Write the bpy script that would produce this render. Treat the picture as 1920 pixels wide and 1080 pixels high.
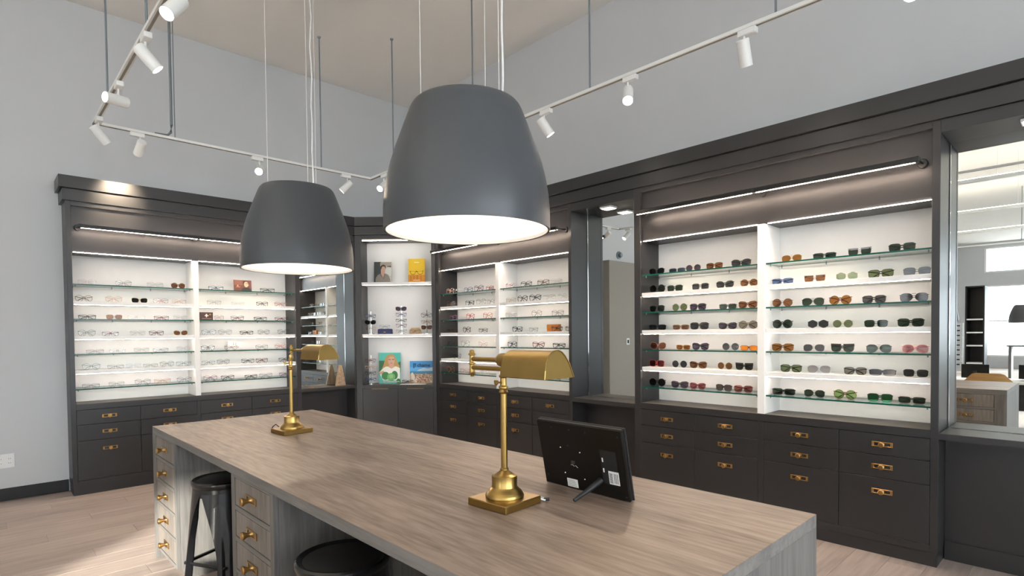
import bpy, bmesh, math, random
from mathutils import Matrix, Vector
from math import sin, cos, pi, sqrt, radians
random.seed(7)
for o in list(bpy.data.objects): bpy.data.objects.remove(o)
SC = bpy.context.scene
COL = SC.collection

# ------------------------------------------------------------------ camera
YAW, PITCH, ROLL = radians(46.3557), radians(-1.3706), radians(-0.5824)
F0 = Vector((cos(YAW), sin(YAW), 0)); R0 = Vector((sin(YAW), -cos(YAW), 0)); U0 = Vector((0, 0, 1))
Fv = F0*cos(PITCH) + U0*sin(PITCH); Uv = U0*cos(PITCH) - F0*sin(PITCH)
Rv = R0*cos(ROLL) + Uv*sin(ROLL); Uv = Uv*cos(ROLL) - R0*sin(ROLL)
cd = bpy.data.cameras.new('camera'); cam = bpy.data.objects.new('camera', cd); COL.objects.link(cam)
m = Matrix.Identity(4)
for i in range(3):
    m[i][0] = Rv[i]; m[i][1] = Uv[i]; m[i][2] = -Fv[i]
m[2][3] = 1.35
cam.matrix_world = m
cd.sensor_fit = 'HORIZONTAL'; cd.sensor_width = 36; cd.lens = 36*1058.15/1920
cd.shift_y = 110.7/1920; cd.clip_start = .02
SC.camera = cam

# ------------------------------------------------------------------ world, sun, daylight, exposure
SC.view_settings.view_transform = 'Standard'; SC.view_settings.look = 'None'
SC.view_settings.gamma = 1; SC.view_settings.use_curve_mapping = False
SC.view_settings.exposure = EXPOSURE = 0.2
W = bpy.data.worlds.new('sky'); SC.world = W; W.use_nodes = True
bg = W.node_tree.nodes['Background']; bg.inputs[0].default_value = (.86, .93, 1, 1); bg.inputs[1].default_value = 9.0
sd = bpy.data.lights.new('sun', 'SUN'); sd.energy = 15; sd.angle = radians(.9); sd.color = (1, .95, .86)
sun = bpy.data.objects.new('sun', sd); COL.objects.link(sun)
sun.rotation_euler = Vector((.766*cos(radians(13)), .643*cos(radians(13)), -sin(radians(13)))).to_track_quat('-Z', 'Y').to_euler()
sun.location = (-12, -8, 6)

def portal(name, loc, rot, sx, sy):
    l = bpy.data.lights.new(name, 'AREA'); l.shape = 'RECTANGLE'; l.size = sx; l.size_y = sy; l.cycles.is_portal = True
    o = bpy.data.objects.new(name, l); COL.objects.link(o); o.location = loc; o.rotation_euler = rot
    return o
XW, YS, YN, XE, ZC = -16.9, -4.0, 6.313, 4.205, 4.31     # room: west, south, left wall, right wall, ceiling
SOUTH = [(-9.62, -7.7), (-6.6, -4.4), (-4.0, -1.8), (-1.4, .8), (1.2, 3.4)]   # window openings in the south wall
WEST = [(-3.2, -.35), (-.1, 2.86)]
for a, b in SOUTH: portal('window_daylight', ((a+b)/2, YS+.02, 1.9), (radians(90), 0, pi), b-a, 2.8)
for a, b in WEST: portal('window_daylight', (XW+.02, (a+b)/2, 1.61), (radians(90), 0, radians(90)), b-a, 2.43)

# ------------------------------------------------------------------ helpers
def nodes(name):
    mt = bpy.data.materials.new(name); mt.use_nodes = True
    nt = mt.node_tree; return mt, nt, nt.nodes['Principled BSDF']
def pmat(name, col, rough=.5, metal=0, noise=0, nscale=20, bump=0, spec=.5, coat=0):
    mt, nt, p = nodes(name)
    p.inputs['Base Color'].default_value = (*col, 1); p.inputs['Roughness'].default_value = rough
    p.inputs['Metallic'].default_value = metal; p.inputs['Specular IOR Level'].default_value = spec
    p.inputs['Coat Weight'].default_value = coat
    if noise or bump:
        tc = nt.nodes.new('ShaderNodeTexCoord'); n = nt.nodes.new('ShaderNodeTexNoise'); n.inputs['Scale'].default_value = nscale
        nt.links.new(tc.outputs['Object'], n.inputs['Vector'])
        if noise:
            mx = nt.nodes.new('ShaderNodeMix'); mx.data_type = 'RGBA'
            mx.inputs[6].default_value = (*[c*(1-noise) for c in col], 1); mx.inputs[7].default_value = (*[min(1, c*(1+noise)) for c in col], 1)
            nt.links.new(n.outputs['Fac'], mx.inputs[0]); nt.links.new(mx.outputs[2], p.inputs['Base Color'])
        if bump:
            b = nt.nodes.new('ShaderNodeBump'); b.inputs['Strength'].default_value = bump; b.inputs['Distance'].default_value = .002
            nt.links.new(n.outputs['Fac'], b.inputs['Height']); nt.links.new(b.outputs[0], p.inputs['Normal'])
    return mt
def emat(name, col, s):
    mt, nt, p = nodes(name)
    p.inputs['Base Color'].default_value = (*col, 1)
    p.inputs['Emission Color'].default_value = (*col, 1); p.inputs['Emission Strength'].default_value = s
    return mt
def wood(name, dark, light, axis, stretch=14, fine=60, rough=.5, perobj=0):
    mt, nt, p = nodes(name); L = nt.links.new; N = nt.nodes.new
    tc = N('ShaderNodeTexCoord'); mp = N('ShaderNodeMapping'); sc = [1.0]*3
    for i in range(3): sc[i] = 1/stretch if i == axis else 1
    mp.inputs['Scale'].default_value = sc; L(tc.outputs['Object'], mp.inputs['Vector'])
    if perobj:
        oi = N('ShaderNodeObjectInfo'); vm = N('ShaderNodeVectorMath'); vm.operation = 'SCALE'; vm.inputs[3].default_value = 37.0
        cb = N('ShaderNodeCombineXYZ')
        for i in range(3): L(oi.outputs['Random'], cb.inputs[i])
        L(cb.outputs[0], vm.inputs[0]); L(vm.outputs[0], mp.inputs['Location'])
    n1 = N('ShaderNodeTexNoise'); n1.inputs['Scale'].default_value = fine*.16; n1.inputs['Detail'].default_value = 3; n1.inputs['Distortion'].default_value = 1.2
    n2 = N('ShaderNodeTexNoise'); n2.inputs['Scale'].default_value = fine*1.4; n2.inputs['Detail'].default_value = 6
    L(mp.outputs[0], n1.inputs['Vector']); L(mp.outputs[0], n2.inputs['Vector'])
    ad = N('ShaderNodeMath'); ad.operation = 'MULTIPLY_ADD'; ad.inputs[1].default_value = .5
    ha = N('ShaderNodeMath'); ha.operation = 'MULTIPLY'; ha.inputs[1].default_value = .5
    L(n2.outputs['Fac'], ha.inputs[0]); L(n1.outputs['Fac'], ad.inputs[0]); L(ha.outputs[0], ad.inputs[2])
    cr = N('ShaderNodeValToRGB'); e = cr.color_ramp.elements
    e[0].position = .36; e[0].color = (*dark, 1); e[1].position = .62; e[1].color = (*light, 1)
    L(ad.outputs[0], cr.inputs[0])
    out = cr.outputs[0]
    if perobj:
        mr = N('ShaderNodeMapRange'); mr.inputs[3].default_value = 1-perobj; mr.inputs[4].default_value = 1+perobj
        L(oi.outputs['Random'], mr.inputs[0]); hs = N('ShaderNodeHueSaturation'); L(mr.outputs[0], hs.inputs['Value']); L(out, hs.inputs['Color']); out = hs.outputs[0]
    L(out, p.inputs['Base Color'])
    b = N('ShaderNodeBump'); b.inputs['Strength'].default_value = .15; b.inputs['Distance'].default_value = .0015
    L(ad.outputs[0], b.inputs['Height']); L(b.outputs[0], p.inputs['Normal'])
    p.inputs['Roughness'].default_value = rough; return mt
def thinglass(name, tint, gloss=.08, grough=.02, gcol=(1, 1, 1), fr=.8):
    mt = bpy.data.materials.new(name); mt.use_nodes = True; nt = mt.node_tree; nt.nodes.clear(); N = nt.nodes.new; L = nt.links.new
    o = N('ShaderNodeOutputMaterial'); mx = N('ShaderNodeMixShader'); t = N('ShaderNodeBsdfTransparent'); g = N('ShaderNodeBsdfGlossy')
    t.inputs[0].default_value = (*tint, 1); g.inputs[0].default_value = (*gcol, 1); g.inputs['Roughness'].default_value = grough
    lw = N('ShaderNodeLayerWeight'); lw.inputs[0].default_value = .5; pw = N('ShaderNodeMath'); pw.operation = 'POWER'; pw.inputs[1].default_value = 5
    L(lw.outputs['Facing'], pw.inputs[0])
    ma = N('ShaderNodeMath'); ma.operation = 'MULTIPLY_ADD'; ma.inputs[1].default_value = fr; ma.inputs[2].default_value = gloss; ma.use_clamp = True
    L(pw.outputs[0], ma.inputs[0]); L(ma.outputs[0], mx.inputs[0]); L(t.outputs[0], mx.inputs[1]); L(g.outputs[0], mx.inputs[2]); L(mx.outputs[0], o.inputs[0])
    return mt
M = {}
M['wall'] = pmat('wall_paint', (.56, .57, .585), .85, noise=.02, nscale=3)
M['ceiling'] = pmat('ceiling_paint', (.82, .80, .76), .9, noise=.02, nscale=2)
M['taupe'] = pmat('taupe_paint', (.30, .275, .245), .8, noise=.02)
M['charcoal'] = pmat('charcoal_lacquer', (.026, .025, .0258), .36, noise=.06, nscale=60)
M['charcoal_edge'] = pmat('charcoal_shadow_gap', (.012, .012, .013), .7, noise=.1)
M['walnut'] = wood('counter_laminate', (.075, .062, .055), (.10, .085, .077), 0, 14, 60, .45)
M['white'] = pmat('white_laminate', (.81, .81, .80), .45, noise=.01)
M['led'] = emat('led_strip_glow', (1, .84, .70), 92)
M['led_dim'] = emat('corner_led_glow', (1, .88, .76), 24)
M['ledbar'] = emat('light_bar_glow', (1, .78, .62), 150)
M['puck'] = emat('puck_glow', (1, .93, .82), 14)
M['spotglow'] = emat('spot_glow', (1, .93, .80), 40)
M['diffuser'] = emat('pendant_diffuser_glow', (1, .90, .76), 1.15)
M['black'] = pmat('black_metal', (.008, .008, .009), .4, noise=.1)
M['blackplastic'] = pmat('black_plastic', (.006, .0055, .005), .34, noise=.1, nscale=80, spec=.3)
M['rubber'] = pmat('black_rubber', (.01, .01, .011), .55, noise=.1)
M['stool'] = pmat('black_painted_steel', (.007, .007, .008), .27, noise=.1, coat=.3)
M['seatpad'] = pmat('black_seat', (.008, .0075, .007), .62, noise=.25, nscale=90, bump=.2)
M['brass'] = pmat('brushed_brass', (.40, .262, .085), .30, 1, noise=.08, nscale=25)
M['brasspull'] = pmat('aged_brass', (.44, .27, .10), .33, 1, noise=.12, nscale=40)
M['steel'] = pmat('galvanised_steel', (.22, .26, .29), .45, .6, noise=.1)
M['chrome'] = pmat('polished_edge', (.85, .9, .9), .08, 1, noise=.02)
M['mirror'] = pmat('mirror_silver', (.86, .89, .88), 0, 1, noise=.004, nscale=2)
M['trackwhite'] = pmat('white_enamel', (.80, .80, .78), .4, noise=.01)
M['trackslot'] = pmat('track_slot', (.25, .23, .2), .6, noise=.1)
M['pendant'] = pmat('graphite_enamel', (.058, .063, .071), .40, noise=.04, nscale=60)
M['pendantin'] = pmat('pendant_inner_white', (.85, .84, .80), .6, noise=.01)
M['wire'] = pmat('steel_wire', (.75, .75, .74), .35, .5, noise=.02)
M['cordclear'] = pmat('clear_cord', (.72, .72, .72), .3, .2, noise=.1, nscale=50)
M['table_y'] = wood('greige_oak_lengthwise', (.14, .098, .074), (.325, .240, .190), 1, 10, 46, .46)
M['table_z'] = wood('greige_oak_upright_shaded', (.10, .094, .088), (.175, .165, .154), 2, 14, 60, .5)  # same oak as the top; cooler, dimmer light put into its colour
M['table_edge'] = wood('greige_oak_edge_shaded', (.12, .113, .105), (.205, .193, .18), 1, 14, 50, .5)  # the top's oak again, cool side lighting painted into the tone
M['drawerwood'] = wood('grey_oak_drawer', (.115, .10, .087), (.235, .205, .18), 2, 14, 50, .5)
M['floor'] = wood('pale_oak_plank', (.35, .28, .245), (.48, .395, .345), 0, 12, 34, .5, perobj=.07)
M['floorgap'] = pmat('plank_joint', (.30, .245, .21), .7, noise=.1)
M['base'] = pmat('black_baseboard', (.006, .006, .007), .5, noise=.1)
M['greenedge'] = pmat('green_glass_edge', (.004, .085, .062), .2, noise=.05)
M['glass'] = thinglass('shelf_glass', (.955, .985, .97), .03)
M['pane'] = thinglass('window_glass', (.97, .98, .98), .03)
M['outlet'] = pmat('white_plastic', (.78, .78, .78), .4, noise=.01)
M['dark'] = pmat('dark_slot', (.02, .02, .02), .6, noise=.1)
M['paper'] = pmat('paper_white', (.80, .80, .79), .6, noise=.02)
M['chairwood'] = wood('chair_ply', (.40, .21, .07), (.55, .31, .12), 1, 10, 40, .4)
M['deskwhite'] = pmat('desk_white', (.75, .74, .72), .5, noise=.02)
M['screen'] = pmat('dark_screen', (.01, .01, .012), .2, noise=.1)
M['concrete'] = pmat('parking_ground', (.60, .60, .58), .9, noise=.1)
M['linear'] = emat('added_uplight_glow', (1, .90, .76), 34)
CM = {}
def cmat(c, rough=.5):
    k = (tuple(round(x, 3) for x in c), rough)
    if k not in CM: CM[k] = pmat('print_ink_%d' % len(CM), c, rough, noise=.03, nscale=40)
    return CM[k]

class MB:
    def __init__(s): s.bm = bmesh.new(); s.mi = 0
    def box(s, x0, x1, y0, y1, z0, z1, bev=0, mi=None):
        if x0 > x1: x0, x1 = x1, x0
        if y0 > y1: y0, y1 = y1, y0
        if z0 > z1: z0, z1 = z1, z0
        v = [s.bm.verts.new(p) for p in ((x0,y0,z0),(x1,y0,z0),(x1,y1,z0),(x0,y1,z0),(x0,y0,z1),(x1,y0,z1),(x1,y1,z1),(x0,y1,z1))]
        fs = [s.bm.faces.new([v[i] for i in f]) for f in ((0,3,2,1),(4,5,6,7),(0,1,5,4),(1,2,6,5),(2,3,7,6),(3,0,4,7))]
        for f in fs: f.material_index = s.mi if mi is None else mi
        if bev:
            es = list({e for f in fs for e in f.edges})
            bmesh.ops.bevel(s.bm, geom=es, offset=bev, segments=1, affect='EDGES')
        return s
    def prism(s, pts, axis, a, b, mi=None):
        """polygon pts (2D) extruded along axis from a to b"""
        def P(p, t):
            q = list(p); q.insert(axis, t); return q
        va = [s.bm.verts.new(P(p, a)) for p in pts]; vb = [s.bm.verts.new(P(p, b)) for p in pts]
        n = len(pts); fs = [s.bm.faces.new(va), s.bm.faces.new(vb[::-1])]
        for i in range(n): fs.append(s.bm.faces.new((va[i], vb[i], vb[(i+1) % n], va[(i+1) % n])))
        for f in fs: f.material_index = s.mi if mi is None else mi
        return s
    def lathe(s, prof, n=24, c=(0, 0), smooth=True, a0=0, close=True, mi=None, axis=2, off=0):
        rings = []
        for r, z in prof:
            if r < 1e-6:
                rings.append([s._ax((0, 0, z), axis, c, off)])
            else:
                rings.append([s._ax((r*cos(a0+2*pi*i/n), r*sin(a0+2*pi*i/n), z), axis, c, off) for i in range(n)])
        for A, B in zip(rings, rings[1:]):
            for i in range(n):
                j = (i+1) % n
                if len(A) == 1 and len(B) == 1: continue
                if len(A) == 1: f = s.bm.faces.new((A[0], B[j], B[i]))
                elif len(B) == 1: f = s.bm.faces.new((A[i], A[j], B[0]))
                else: f = s.bm.faces.new((A[i], A[j], B[j], B[i]))
                f.smooth = smooth; f.material_index = s.mi if mi is None else mi
        return s
    def _ax(s, p, axis, c, off):
        x, y, z = p
        if axis == 2: q = (x+c[0], y+c[1], z+off)
        elif axis == 1: q = (x+c[0], z+off, y+c[1])      # along y
        else: q = (z+off, x+c[0], y+c[1])                # along x
        return s.bm.verts.new(q)
    def tube(s, pts, r, n=8, mi=None, smooth=True, flat=None):
        pts = [Vector(p) for p in pts]; rings = []
        rr = r if isinstance(r, (list, tuple)) else [r]*len(pts)
        up = Vector((0, 0, 1))
        for i, p in enumerate(pts):
            d = (pts[min(i+1, len(pts)-1)] - pts[max(i-1, 0)]).normalized()
            a = d.cross(up if abs(d.z) < .95 else Vector((1, 0, 0))).normalized(); b = d.cross(a).normalized()
            k = flat if flat else 1
            rings.append([s.bm.verts.new(p + a*cos(2*pi*j/n+pi/4)*rr[i]*k + b*sin(2*pi*j/n+pi/4)*rr[i]) for j in range(n)])
        for A, B in zip(rings, rings[1:]):
            for j in range(n):
                f = s.bm.faces.new((A[j], B[j], B[(j+1) % n], A[(j+1) % n])); f.smooth = smooth and n > 4; f.material_index = s.mi if mi is None else mi
        for R in (rings[0][::-1], rings[-1]):
            f = s.bm.faces.new(R); f.material_index = s.mi if mi is None else mi
        return s
    def poly(s, pts, mi=0):
        f = s.bm.faces.new([s.bm.verts.new(p) for p in pts]); f.material_index = mi; return s
    def mesh(s, name, mats, recalc=True):
        if recalc: bmesh.ops.recalc_face_normals(s.bm, faces=s.bm.faces)
        me = bpy.data.meshes.new(name); s.bm.to_mesh(me); s.bm.free()
        if any(p.use_smooth for p in me.polygons): me.set_sharp_from_angle(angle=radians(38))
        for k in (mats if isinstance(mats, (list, tuple)) else [mats]): me.materials.append(M[k] if isinstance(k, str) else k)
        return me
    def build(s, name, mats, parent=None, loc=None, rot=None, recalc=True):
        return obj(name, s.mesh(name, mats, recalc), parent, loc, rot)
def obj(name, me, parent=None, loc=None, rot=None, scale=None):
    o = bpy.data.objects.new(name, me); COL.objects.link(o)
    if parent: o.parent = parent
    if loc: o.location = loc
    if rot: o.rotation_euler = rot
    if scale: o.scale = scale
    return o
def tag(o, label=None, cat=None, group=None, kind=None):
    if label: o['label'] = label
    if cat: o['category'] = cat
    if group: o['group'] = group
    if kind: o['kind'] = kind
    return o
def thing(name, label, cat, loc=(0, 0, 0), rot=(0, 0, 0), group=None):
    return tag(obj(name, None, None, loc, rot), label, cat, group)
def box(name, mat, parent, a, bev=0, loc=None, rot=None):
    return MB().box(*a, bev=bev).build(name, mat, parent, loc, rot)
CACHE = {}
def cbox(name, mat, parent, size, centre, bev=0):
    """box sharing mesh data between alike pieces; placed by its centre"""
    k = (name, mat, tuple(round(x, 4) for x in size), bev)
    if k not in CACHE:
        sx, sy, sz = size; CACHE[k] = MB().box(-sx/2, sx/2, -sy/2, sy/2, -sz/2, sz/2, bev=bev).mesh(name, mat)
    return obj(name, CACHE[k], parent, centre)
def bxc(name, mat, parent, a, bev=0):
    x0, x1, y0, y1, z0, z1 = a
    return cbox(name, mat, parent, (abs(x1-x0), abs(y1-y0), abs(z1-z0)), ((x0+x1)/2, (y0+y1)/2, (z0+z1)/2), bev)
def text_mesh(txt, size, mat, name='lettering', extrude=.0004):
    cu = bpy.data.curves.new(name, 'FONT'); cu.body = txt; cu.size = size; cu.extrude = extrude; cu.offset = size*.02; cu.align_x = 'CENTER'; cu.resolution_u = 2
    t = bpy.data.objects.new(name, cu); COL.objects.link(t)
    me = bpy.data.meshes.new_from_object(t.evaluated_get(bpy.context.evaluated_depsgraph_get()))
    bpy.data.objects.remove(t); me.materials.clear(); me.materials.append(M[mat] if isinstance(mat, str) else mat); return me
ORD = ['first', 'second', 'third', 'fourth', 'fifth', 'sixth', 'seventh', 'eighth']

# ------------------------------------------------------------------ the room
floor = tag(box('floor', 'floorgap', None, (XW, XE, YS, YN, -.12, -.0025)), 'pale oak plank floor of the shop', None, kind='structure')
PW, PL = .18, 1.22
pk = {}
def plank_mesh(L):
    k = round(L, 3)
    if k not in pk: pk[k] = MB().box(0, L, .001, PW-.001, -.006, 0, bev=.0008).mesh('plank', 'floor')
    return pk[k]
far = MB()
r = 0; y = YS
while y < YN-.02:
    off = (r*.47) % PL; x = XW - off
    while x < XE:
        x0 = max(x, XW)+.001; x1 = min(x+PL, XE)-.001
        if x1-x0 > .03 and y+PW < YN+.05:
            near = y > .35 and x1 > -.75
            if near: obj('plank', plank_mesh(x1-x0), floor, (x0, y, 0))
            elif x > -9: far.box(x0, x1, y+.001, y+PW-.001, -.006, 0)
        x += PL
    y += PW; r += 1
tag(far.build('plank_field', 'floor', floor), kind='stuff')

def wall_with_openings(name, mat, axis, pos, thick, a0, a1, openings, z0, z1):
    """wall across axis (0: plane x=pos, 1: plane y=pos); openings: (a,b,zb,zt)"""
    mb = MB()
    def bx(a, b, zb, zt):
        if b-a < 1e-4 or zt-zb < 1e-4: return
        if axis == 0: mb.box(pos, pos+thick, a, b, zb, zt)
        else: mb.box(a, b, pos, pos+thick, zb, zt)
    cols = sorted({(a, b) for a, b, _, _ in openings}); x = a0
    for a, b in cols:
        bx(x, a, z0, z1); z = z0
        for zb, zt in sorted((p, q) for c, d, p, q in openings if (c, d) == (a, b)):
            bx(a, b, z, zb); z = zt
        bx(a, b, z, z1); x = b
    bx(x, a1, z0, z1)
    return tag(mb.build(name, mat), kind='structure')
wall_left = tag(box('wall_left', 'wall', None, (XW-.2, XE+.2, YN, YN+.2, -.12, ZC)), kind='structure')
wall_right = tag(box('wall_right', 'wall', None, (XE, XE+.2, YS-.2, YN, -.12, ZC)), kind='structure')
sop = [(a, b, .5, 3.3) for a, b in SOUTH]
wop = [(a, b, .4, 2.83) for a, b in WEST] + [(a, b, 3.27, 4.13) for a, b in WEST]
wall_with_openings('wall_south', 'wall', 1, YS-.2, .2, XW-.2, XE, sop, -.12, ZC)
wall_with_openings('wall_west', 'wall', 0, XW-.2, .2, YS, YN, wop, -.12, ZC)
tag(box('ceiling', 'ceiling', None, (XW-.2, XE+.2, YS-.2, YN+.2, ZC, ZC+.2)), kind='structure')
tag(box('wall_taupe_panel', 'taupe', None, (-4.2, -.06, 6.17, YN-.001, 0, 2.66)), kind='structure')
tag(box('baseboard_left', 'base', None, (-.058, .58, YN-.014, YN-.0005, 0, .102), .002), kind='structure')
tag(box('ground_outside', 'concrete', None, (-45, 20, -45, 20, -.5, -.13)), kind='structure')
wn = 0
def window(axis, pos, a, b, zb, zt, bars):
    global wn; wn += 1
    root = tag(obj('window_%d' % wn, None, None, ((a+b)/2, pos, zb) if axis else (pos, (a+b)/2, zb), (0, 0, 0 if axis else radians(90))), kind='structure')
    h = (b-a)/2; H = zt-zb; t = .05
    for q in ((-h, h, 0, t), (-h, h, H-t, H)): bxc('window_frame', 'trackwhite', root, (q[0], q[1], -.06, .02, q[2], q[3]))
    for s in (-h, h-t): bxc('window_frame', 'trackwhite', root, (s, s+t, -.06, .02, t, H-t))
    for k in range(1, bars): bxc('mullion', 'trackwhite', root, (-h+t, h-t, -.05, .01, H*k/bars-.02, H*k/bars+.02))
    bxc('pane', 'pane', root, (-h+t, h-t, -.024, -.018, t, H-t))
for a, b, zb, zt in sop: window(1, YS-.08, a, b, zb, zt, 1)
for a, b, zb, zt in wop: window(0, XW-.08, a, b, zb, zt, 2 if zt < 3 else 1)
nb = thing('sun_blocker', 'plain pale building added to keep sun off the windows', 'blocker', (-14.3, -14.3, -.13), (0, 0, radians(40)-pi/2))  # unseen block, added to stop direct sun reaching the table
bxc('wall', 'wall', nb, (-3.35, 9.5, -2, 2, 0, 9.0)); bxc('blocker_cap', 'steel', nb, (-3.45, 9.6, -2.1, 2.1, 9.0, 9.2))

# wall outlet
t = thing('wall_outlet', 'white double wall socket plate low on the grey wall', 'outlet', (.165, YN, .33))
bxc('plate', 'outlet', t, (-.062, .062, -.008, 0, -.06, .06), .003)
for s in (-.03, .03):
    bxc('socket', 'paper', t, (s-.018, s+.018, -.011, -.008, -.035, .035), .001)
    for z in (-.018, .018):
        for q in (-.006, .006): bxc('slot', 'dark', t, (s+q-.0012, s+q+.0012, -.0116, -.011, z-.005, z+.005))
t = thing('wall_alarm', 'grey round alarm sounder high on the wall seen in mirror', 'alarm', (-.55, YN, 2.8))
MB().lathe([(0, -.07), (.035, -.07), (.05, -.05), (.05, -.02), (.075, -.015), (.075, 0)], 20, axis=1).build('sounder', 'steel', t)
t = thing('wall_control', 'small wall control panel on taupe wall seen in mirror', 'control panel', (-.62, 6.17, 1.18))
bxc('plate', 'paper', t, (-.045, .045, -.012, 0, -.06, .06), .002); bxc('screen', 'screen', t, (-.025, .025, -.014, -.012, -.035, .03))

# ------------------------------------------------------------------ display cabinets along the walls
XR, YL = 3.902, 6.035
ROT_L, ROT_R, ROT_C = 0.0, -pi/2, -pi/4
DEP = .285
ZP, ZB, Z2, Z1, ZD, ZCT = .082, .124, .464, .602, .733, .782
ZSOF, ZVT, ZTOP = 2.08, 2.472, 2.51
GZ = [1.808, 1.508, 1.206, .906]; WZ = [1.636, 1.336, 1.040]         # glass shelf centre, white shelf underside
def pull_mesh():
    if 'pull' not in CACHE:
        mb = MB(); w, h, t = .054, .0145, .005
        for q in ((-w, w, h-t, h), (-w, w, -h, -h+t), (-w, -w+.012, -h+t, h-t), (w-.012, w, -h+t, h-t)): mb.box(q[0], q[1], -.005, 0, q[2], q[3], bev=.0008)
        CACHE['pull'] = mb.mesh('pull_plate', 'brasspull')
        CACHE['knob'] = MB().lathe([(0, -.034), (.0125, -.034), (.0155, -.031), (.0155, -.027), (.010, -.020), (.0075, -.012), (.009, -.003), (.012, 0)], 16, axis=1).mesh('knob', 'brasspull')
    return CACHE['pull'], CACHE['knob']
def drawer(parent, x0, x1, z0, z1, zpull, mat='charcoal', thick=.018, pullscale=1):
    d = bxc('drawer', mat, parent, (x0+.0016, x1-.0016, 0, thick, z0+.0016, z1-.0016), .0008)
    a, b = pull_mesh(); cy = -thick/2; dz = zpull-(z0+z1)/2
    obj('pull_plate', a, d, (0, cy, dz), None, (pullscale,)*3); obj('knob', b, d, (0, cy, dz), None, (pullscale,)*3)
    return d
def glass_shelf(parent, x0, x1, z):
    k = ('gs', round(x1-x0, 3))
    if k not in CACHE:
        L = x1-x0; mb = MB(); mb.box(-L/2, L/2, 0, .235, -.005, .005)
        for f in mb.bm.faces: f.material_index = 0 if abs(f.normal.z) > .5 else 1
        mb.bm.normal_update()
        for f in mb.bm.faces: f.material_index = 0 if abs(f.normal.z) > .5 else 1
        CACHE[k] = mb.mesh('glass_shelf', ['glass', 'greenedge'])
        CACHE['peg'] = MB().lathe([(0, -.012), (.004, -.012), (.004, 0), (.0, 0)], 8, smooth=False).mesh('shelf_peg', 'steel')
    s = obj('glass_shelf', CACHE[k], parent, ((x0+x1)/2, .02, z)); L = x1-x0
    for px in (-L/2+.02, -L/6, L/6, L/2-.02):
        for py in ((.225,) if abs(px) < L/3 else (.03, .225)): obj('shelf_peg', CACHE['peg'], s, (px, py, -.005))
    return s
def white_shelf(parent, x0, x1, z):
    s = bxc('white_shelf', 'white', parent, (x0, x1, .018, DEP-.012, z, z+.03), .0012)
    L = x1-x0; bxc('led_strip', 'led', s, (-L/2+.01, L/2-.01, -.119, -.116, -.0172, -.0150))
    return s
def display_unit(name, label, loc, rot, WO, i0, i1, d0, d1):
    """s=0 at the outer left edge, WO outer width; i0,i1 inner edges; d0,d1 white divider"""
    t = thing(name, label, 'cabinet', loc, (0, 0, rot))
    bxc('plinth', 'charcoal', t, (.006, WO-.006, .012, DEP-.01, 0, ZP))
    bxc('carcass', 'charcoal_edge', t, (i0, i1, .019, DEP-.01, ZP, ZD))
    bxc('bottom_rail', 'charcoal', t, (i0, i1, 0, .019, ZP, ZB), .0008)
    for a, b in ((0, i0), (i1, WO)): bxc('stile', 'charcoal', t, (a, b, 0, .03, ZP, ZTOP), .0015)
    for a, b in ((.002, i0), (i1, WO-.002)): bxc('side_panel', 'charcoal', t, (a, b, .03, DEP+.012, ZP, ZTOP-.002))
    bxc('top_rail', 'charcoal', t, (i0, i1, 0, .03, ZVT, ZTOP), .001)
    c0, c1 = d0+.006, d1-.006
    bxc('centre_stile', 'charcoal', t, (c0, c1, 0, .019, ZB, ZD), .0008)
    for a, b in ((i0, (i0+c0)/2), ((i0+c0)/2, c0), (c1, (c1+i1)/2), ((c1+i1)/2, i1)):
        drawer(t, a, b, Z1, ZD-.002, .667); drawer(t, a, b, Z2, Z1, .533); drawer(t, a, b, ZB+.001, Z2, .384)
    bxc('counter', 'walnut', t, (i0, i1, .001, DEP-.012, ZD, ZCT), .0015)
    bxc('counter_nosing', 'charcoal', t, (i0, i1, -.0025, .001, ZD, ZCT-.001))
    bxc('back_panel', 'white', t, (i0, i1, DEP-.012, DEP, ZCT, ZSOF+.01))
    bxc('divider', 'white', t, (d0, d1, .004, DEP-.012, ZCT, ZSOF), .001)
    bxc('valance', 'charcoal', t, (i0, i1, .032, .05, ZSOF+.012, ZVT+.03))
    bxc('soffit', 'charcoal', t, (i0, i1, .032, DEP-.012, ZSOF, ZSOF+.012))
    for a, b in ((i0, d0), (d1, i1)):
        bxc('led_strip', 'led', t, (a+.012, b-.008, .0275, .0315, ZSOF, ZSOF+.0035))
        for z in GZ: glass_shelf(t, a+.003, b-.003, z)
        for z in WZ: white_shelf(t, a+.001, b-.001, z)
    return t
def picture_light(label, loc, rot, x0, x1, xm):
    """linear light bar held off the valance on arms; origin at the bar's middle"""
    t = thing('light_bar', label, 'light', loc, (0, 0, rot))
    for a, b in ((x0, xm-.004), (xm+.004, x1)):
        bxc('bar', 'black', t, (a, b, -.014, .012, -.012, .016), .003)
        bxc('led_strip', 'ledbar', t, (a+.008, b-.008, .0075, .0145, -.0130, -.0108))
    for k, s in enumerate((x0+.012, xm, x1-.012)):
        MB().tube([(s, 0, .0), (s, .09, .004), (s, .147, .006)], .0055, 8).build('arm', 'black', t)
        MB().lathe([(0, .128), (.022, .129), (.026, .134), (.026, .147), (0, .147)], 18, (s, .006), axis=1).build('mount', 'black', t)
        MB().tube([(s, -.002, -.019), (s, -.002, .019)], .008, 8).build('joint', 'black', t)
    return t
UN = {}
UN['L'] = display_unit('display_cabinet', 'charcoal eyewear cabinet on the left wall, beside bare grey wall', (.583, YL, 0), ROT_L, 1.995, .036, 1.946, .959, 1.003)
UN['C'] = display_unit('display_cabinet', 'charcoal eyewear cabinet behind the nearer brass lamp', (XR, 5.37, 0), ROT_R, 2.061, .06, 2.025, 1.035, 1.085)
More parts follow.
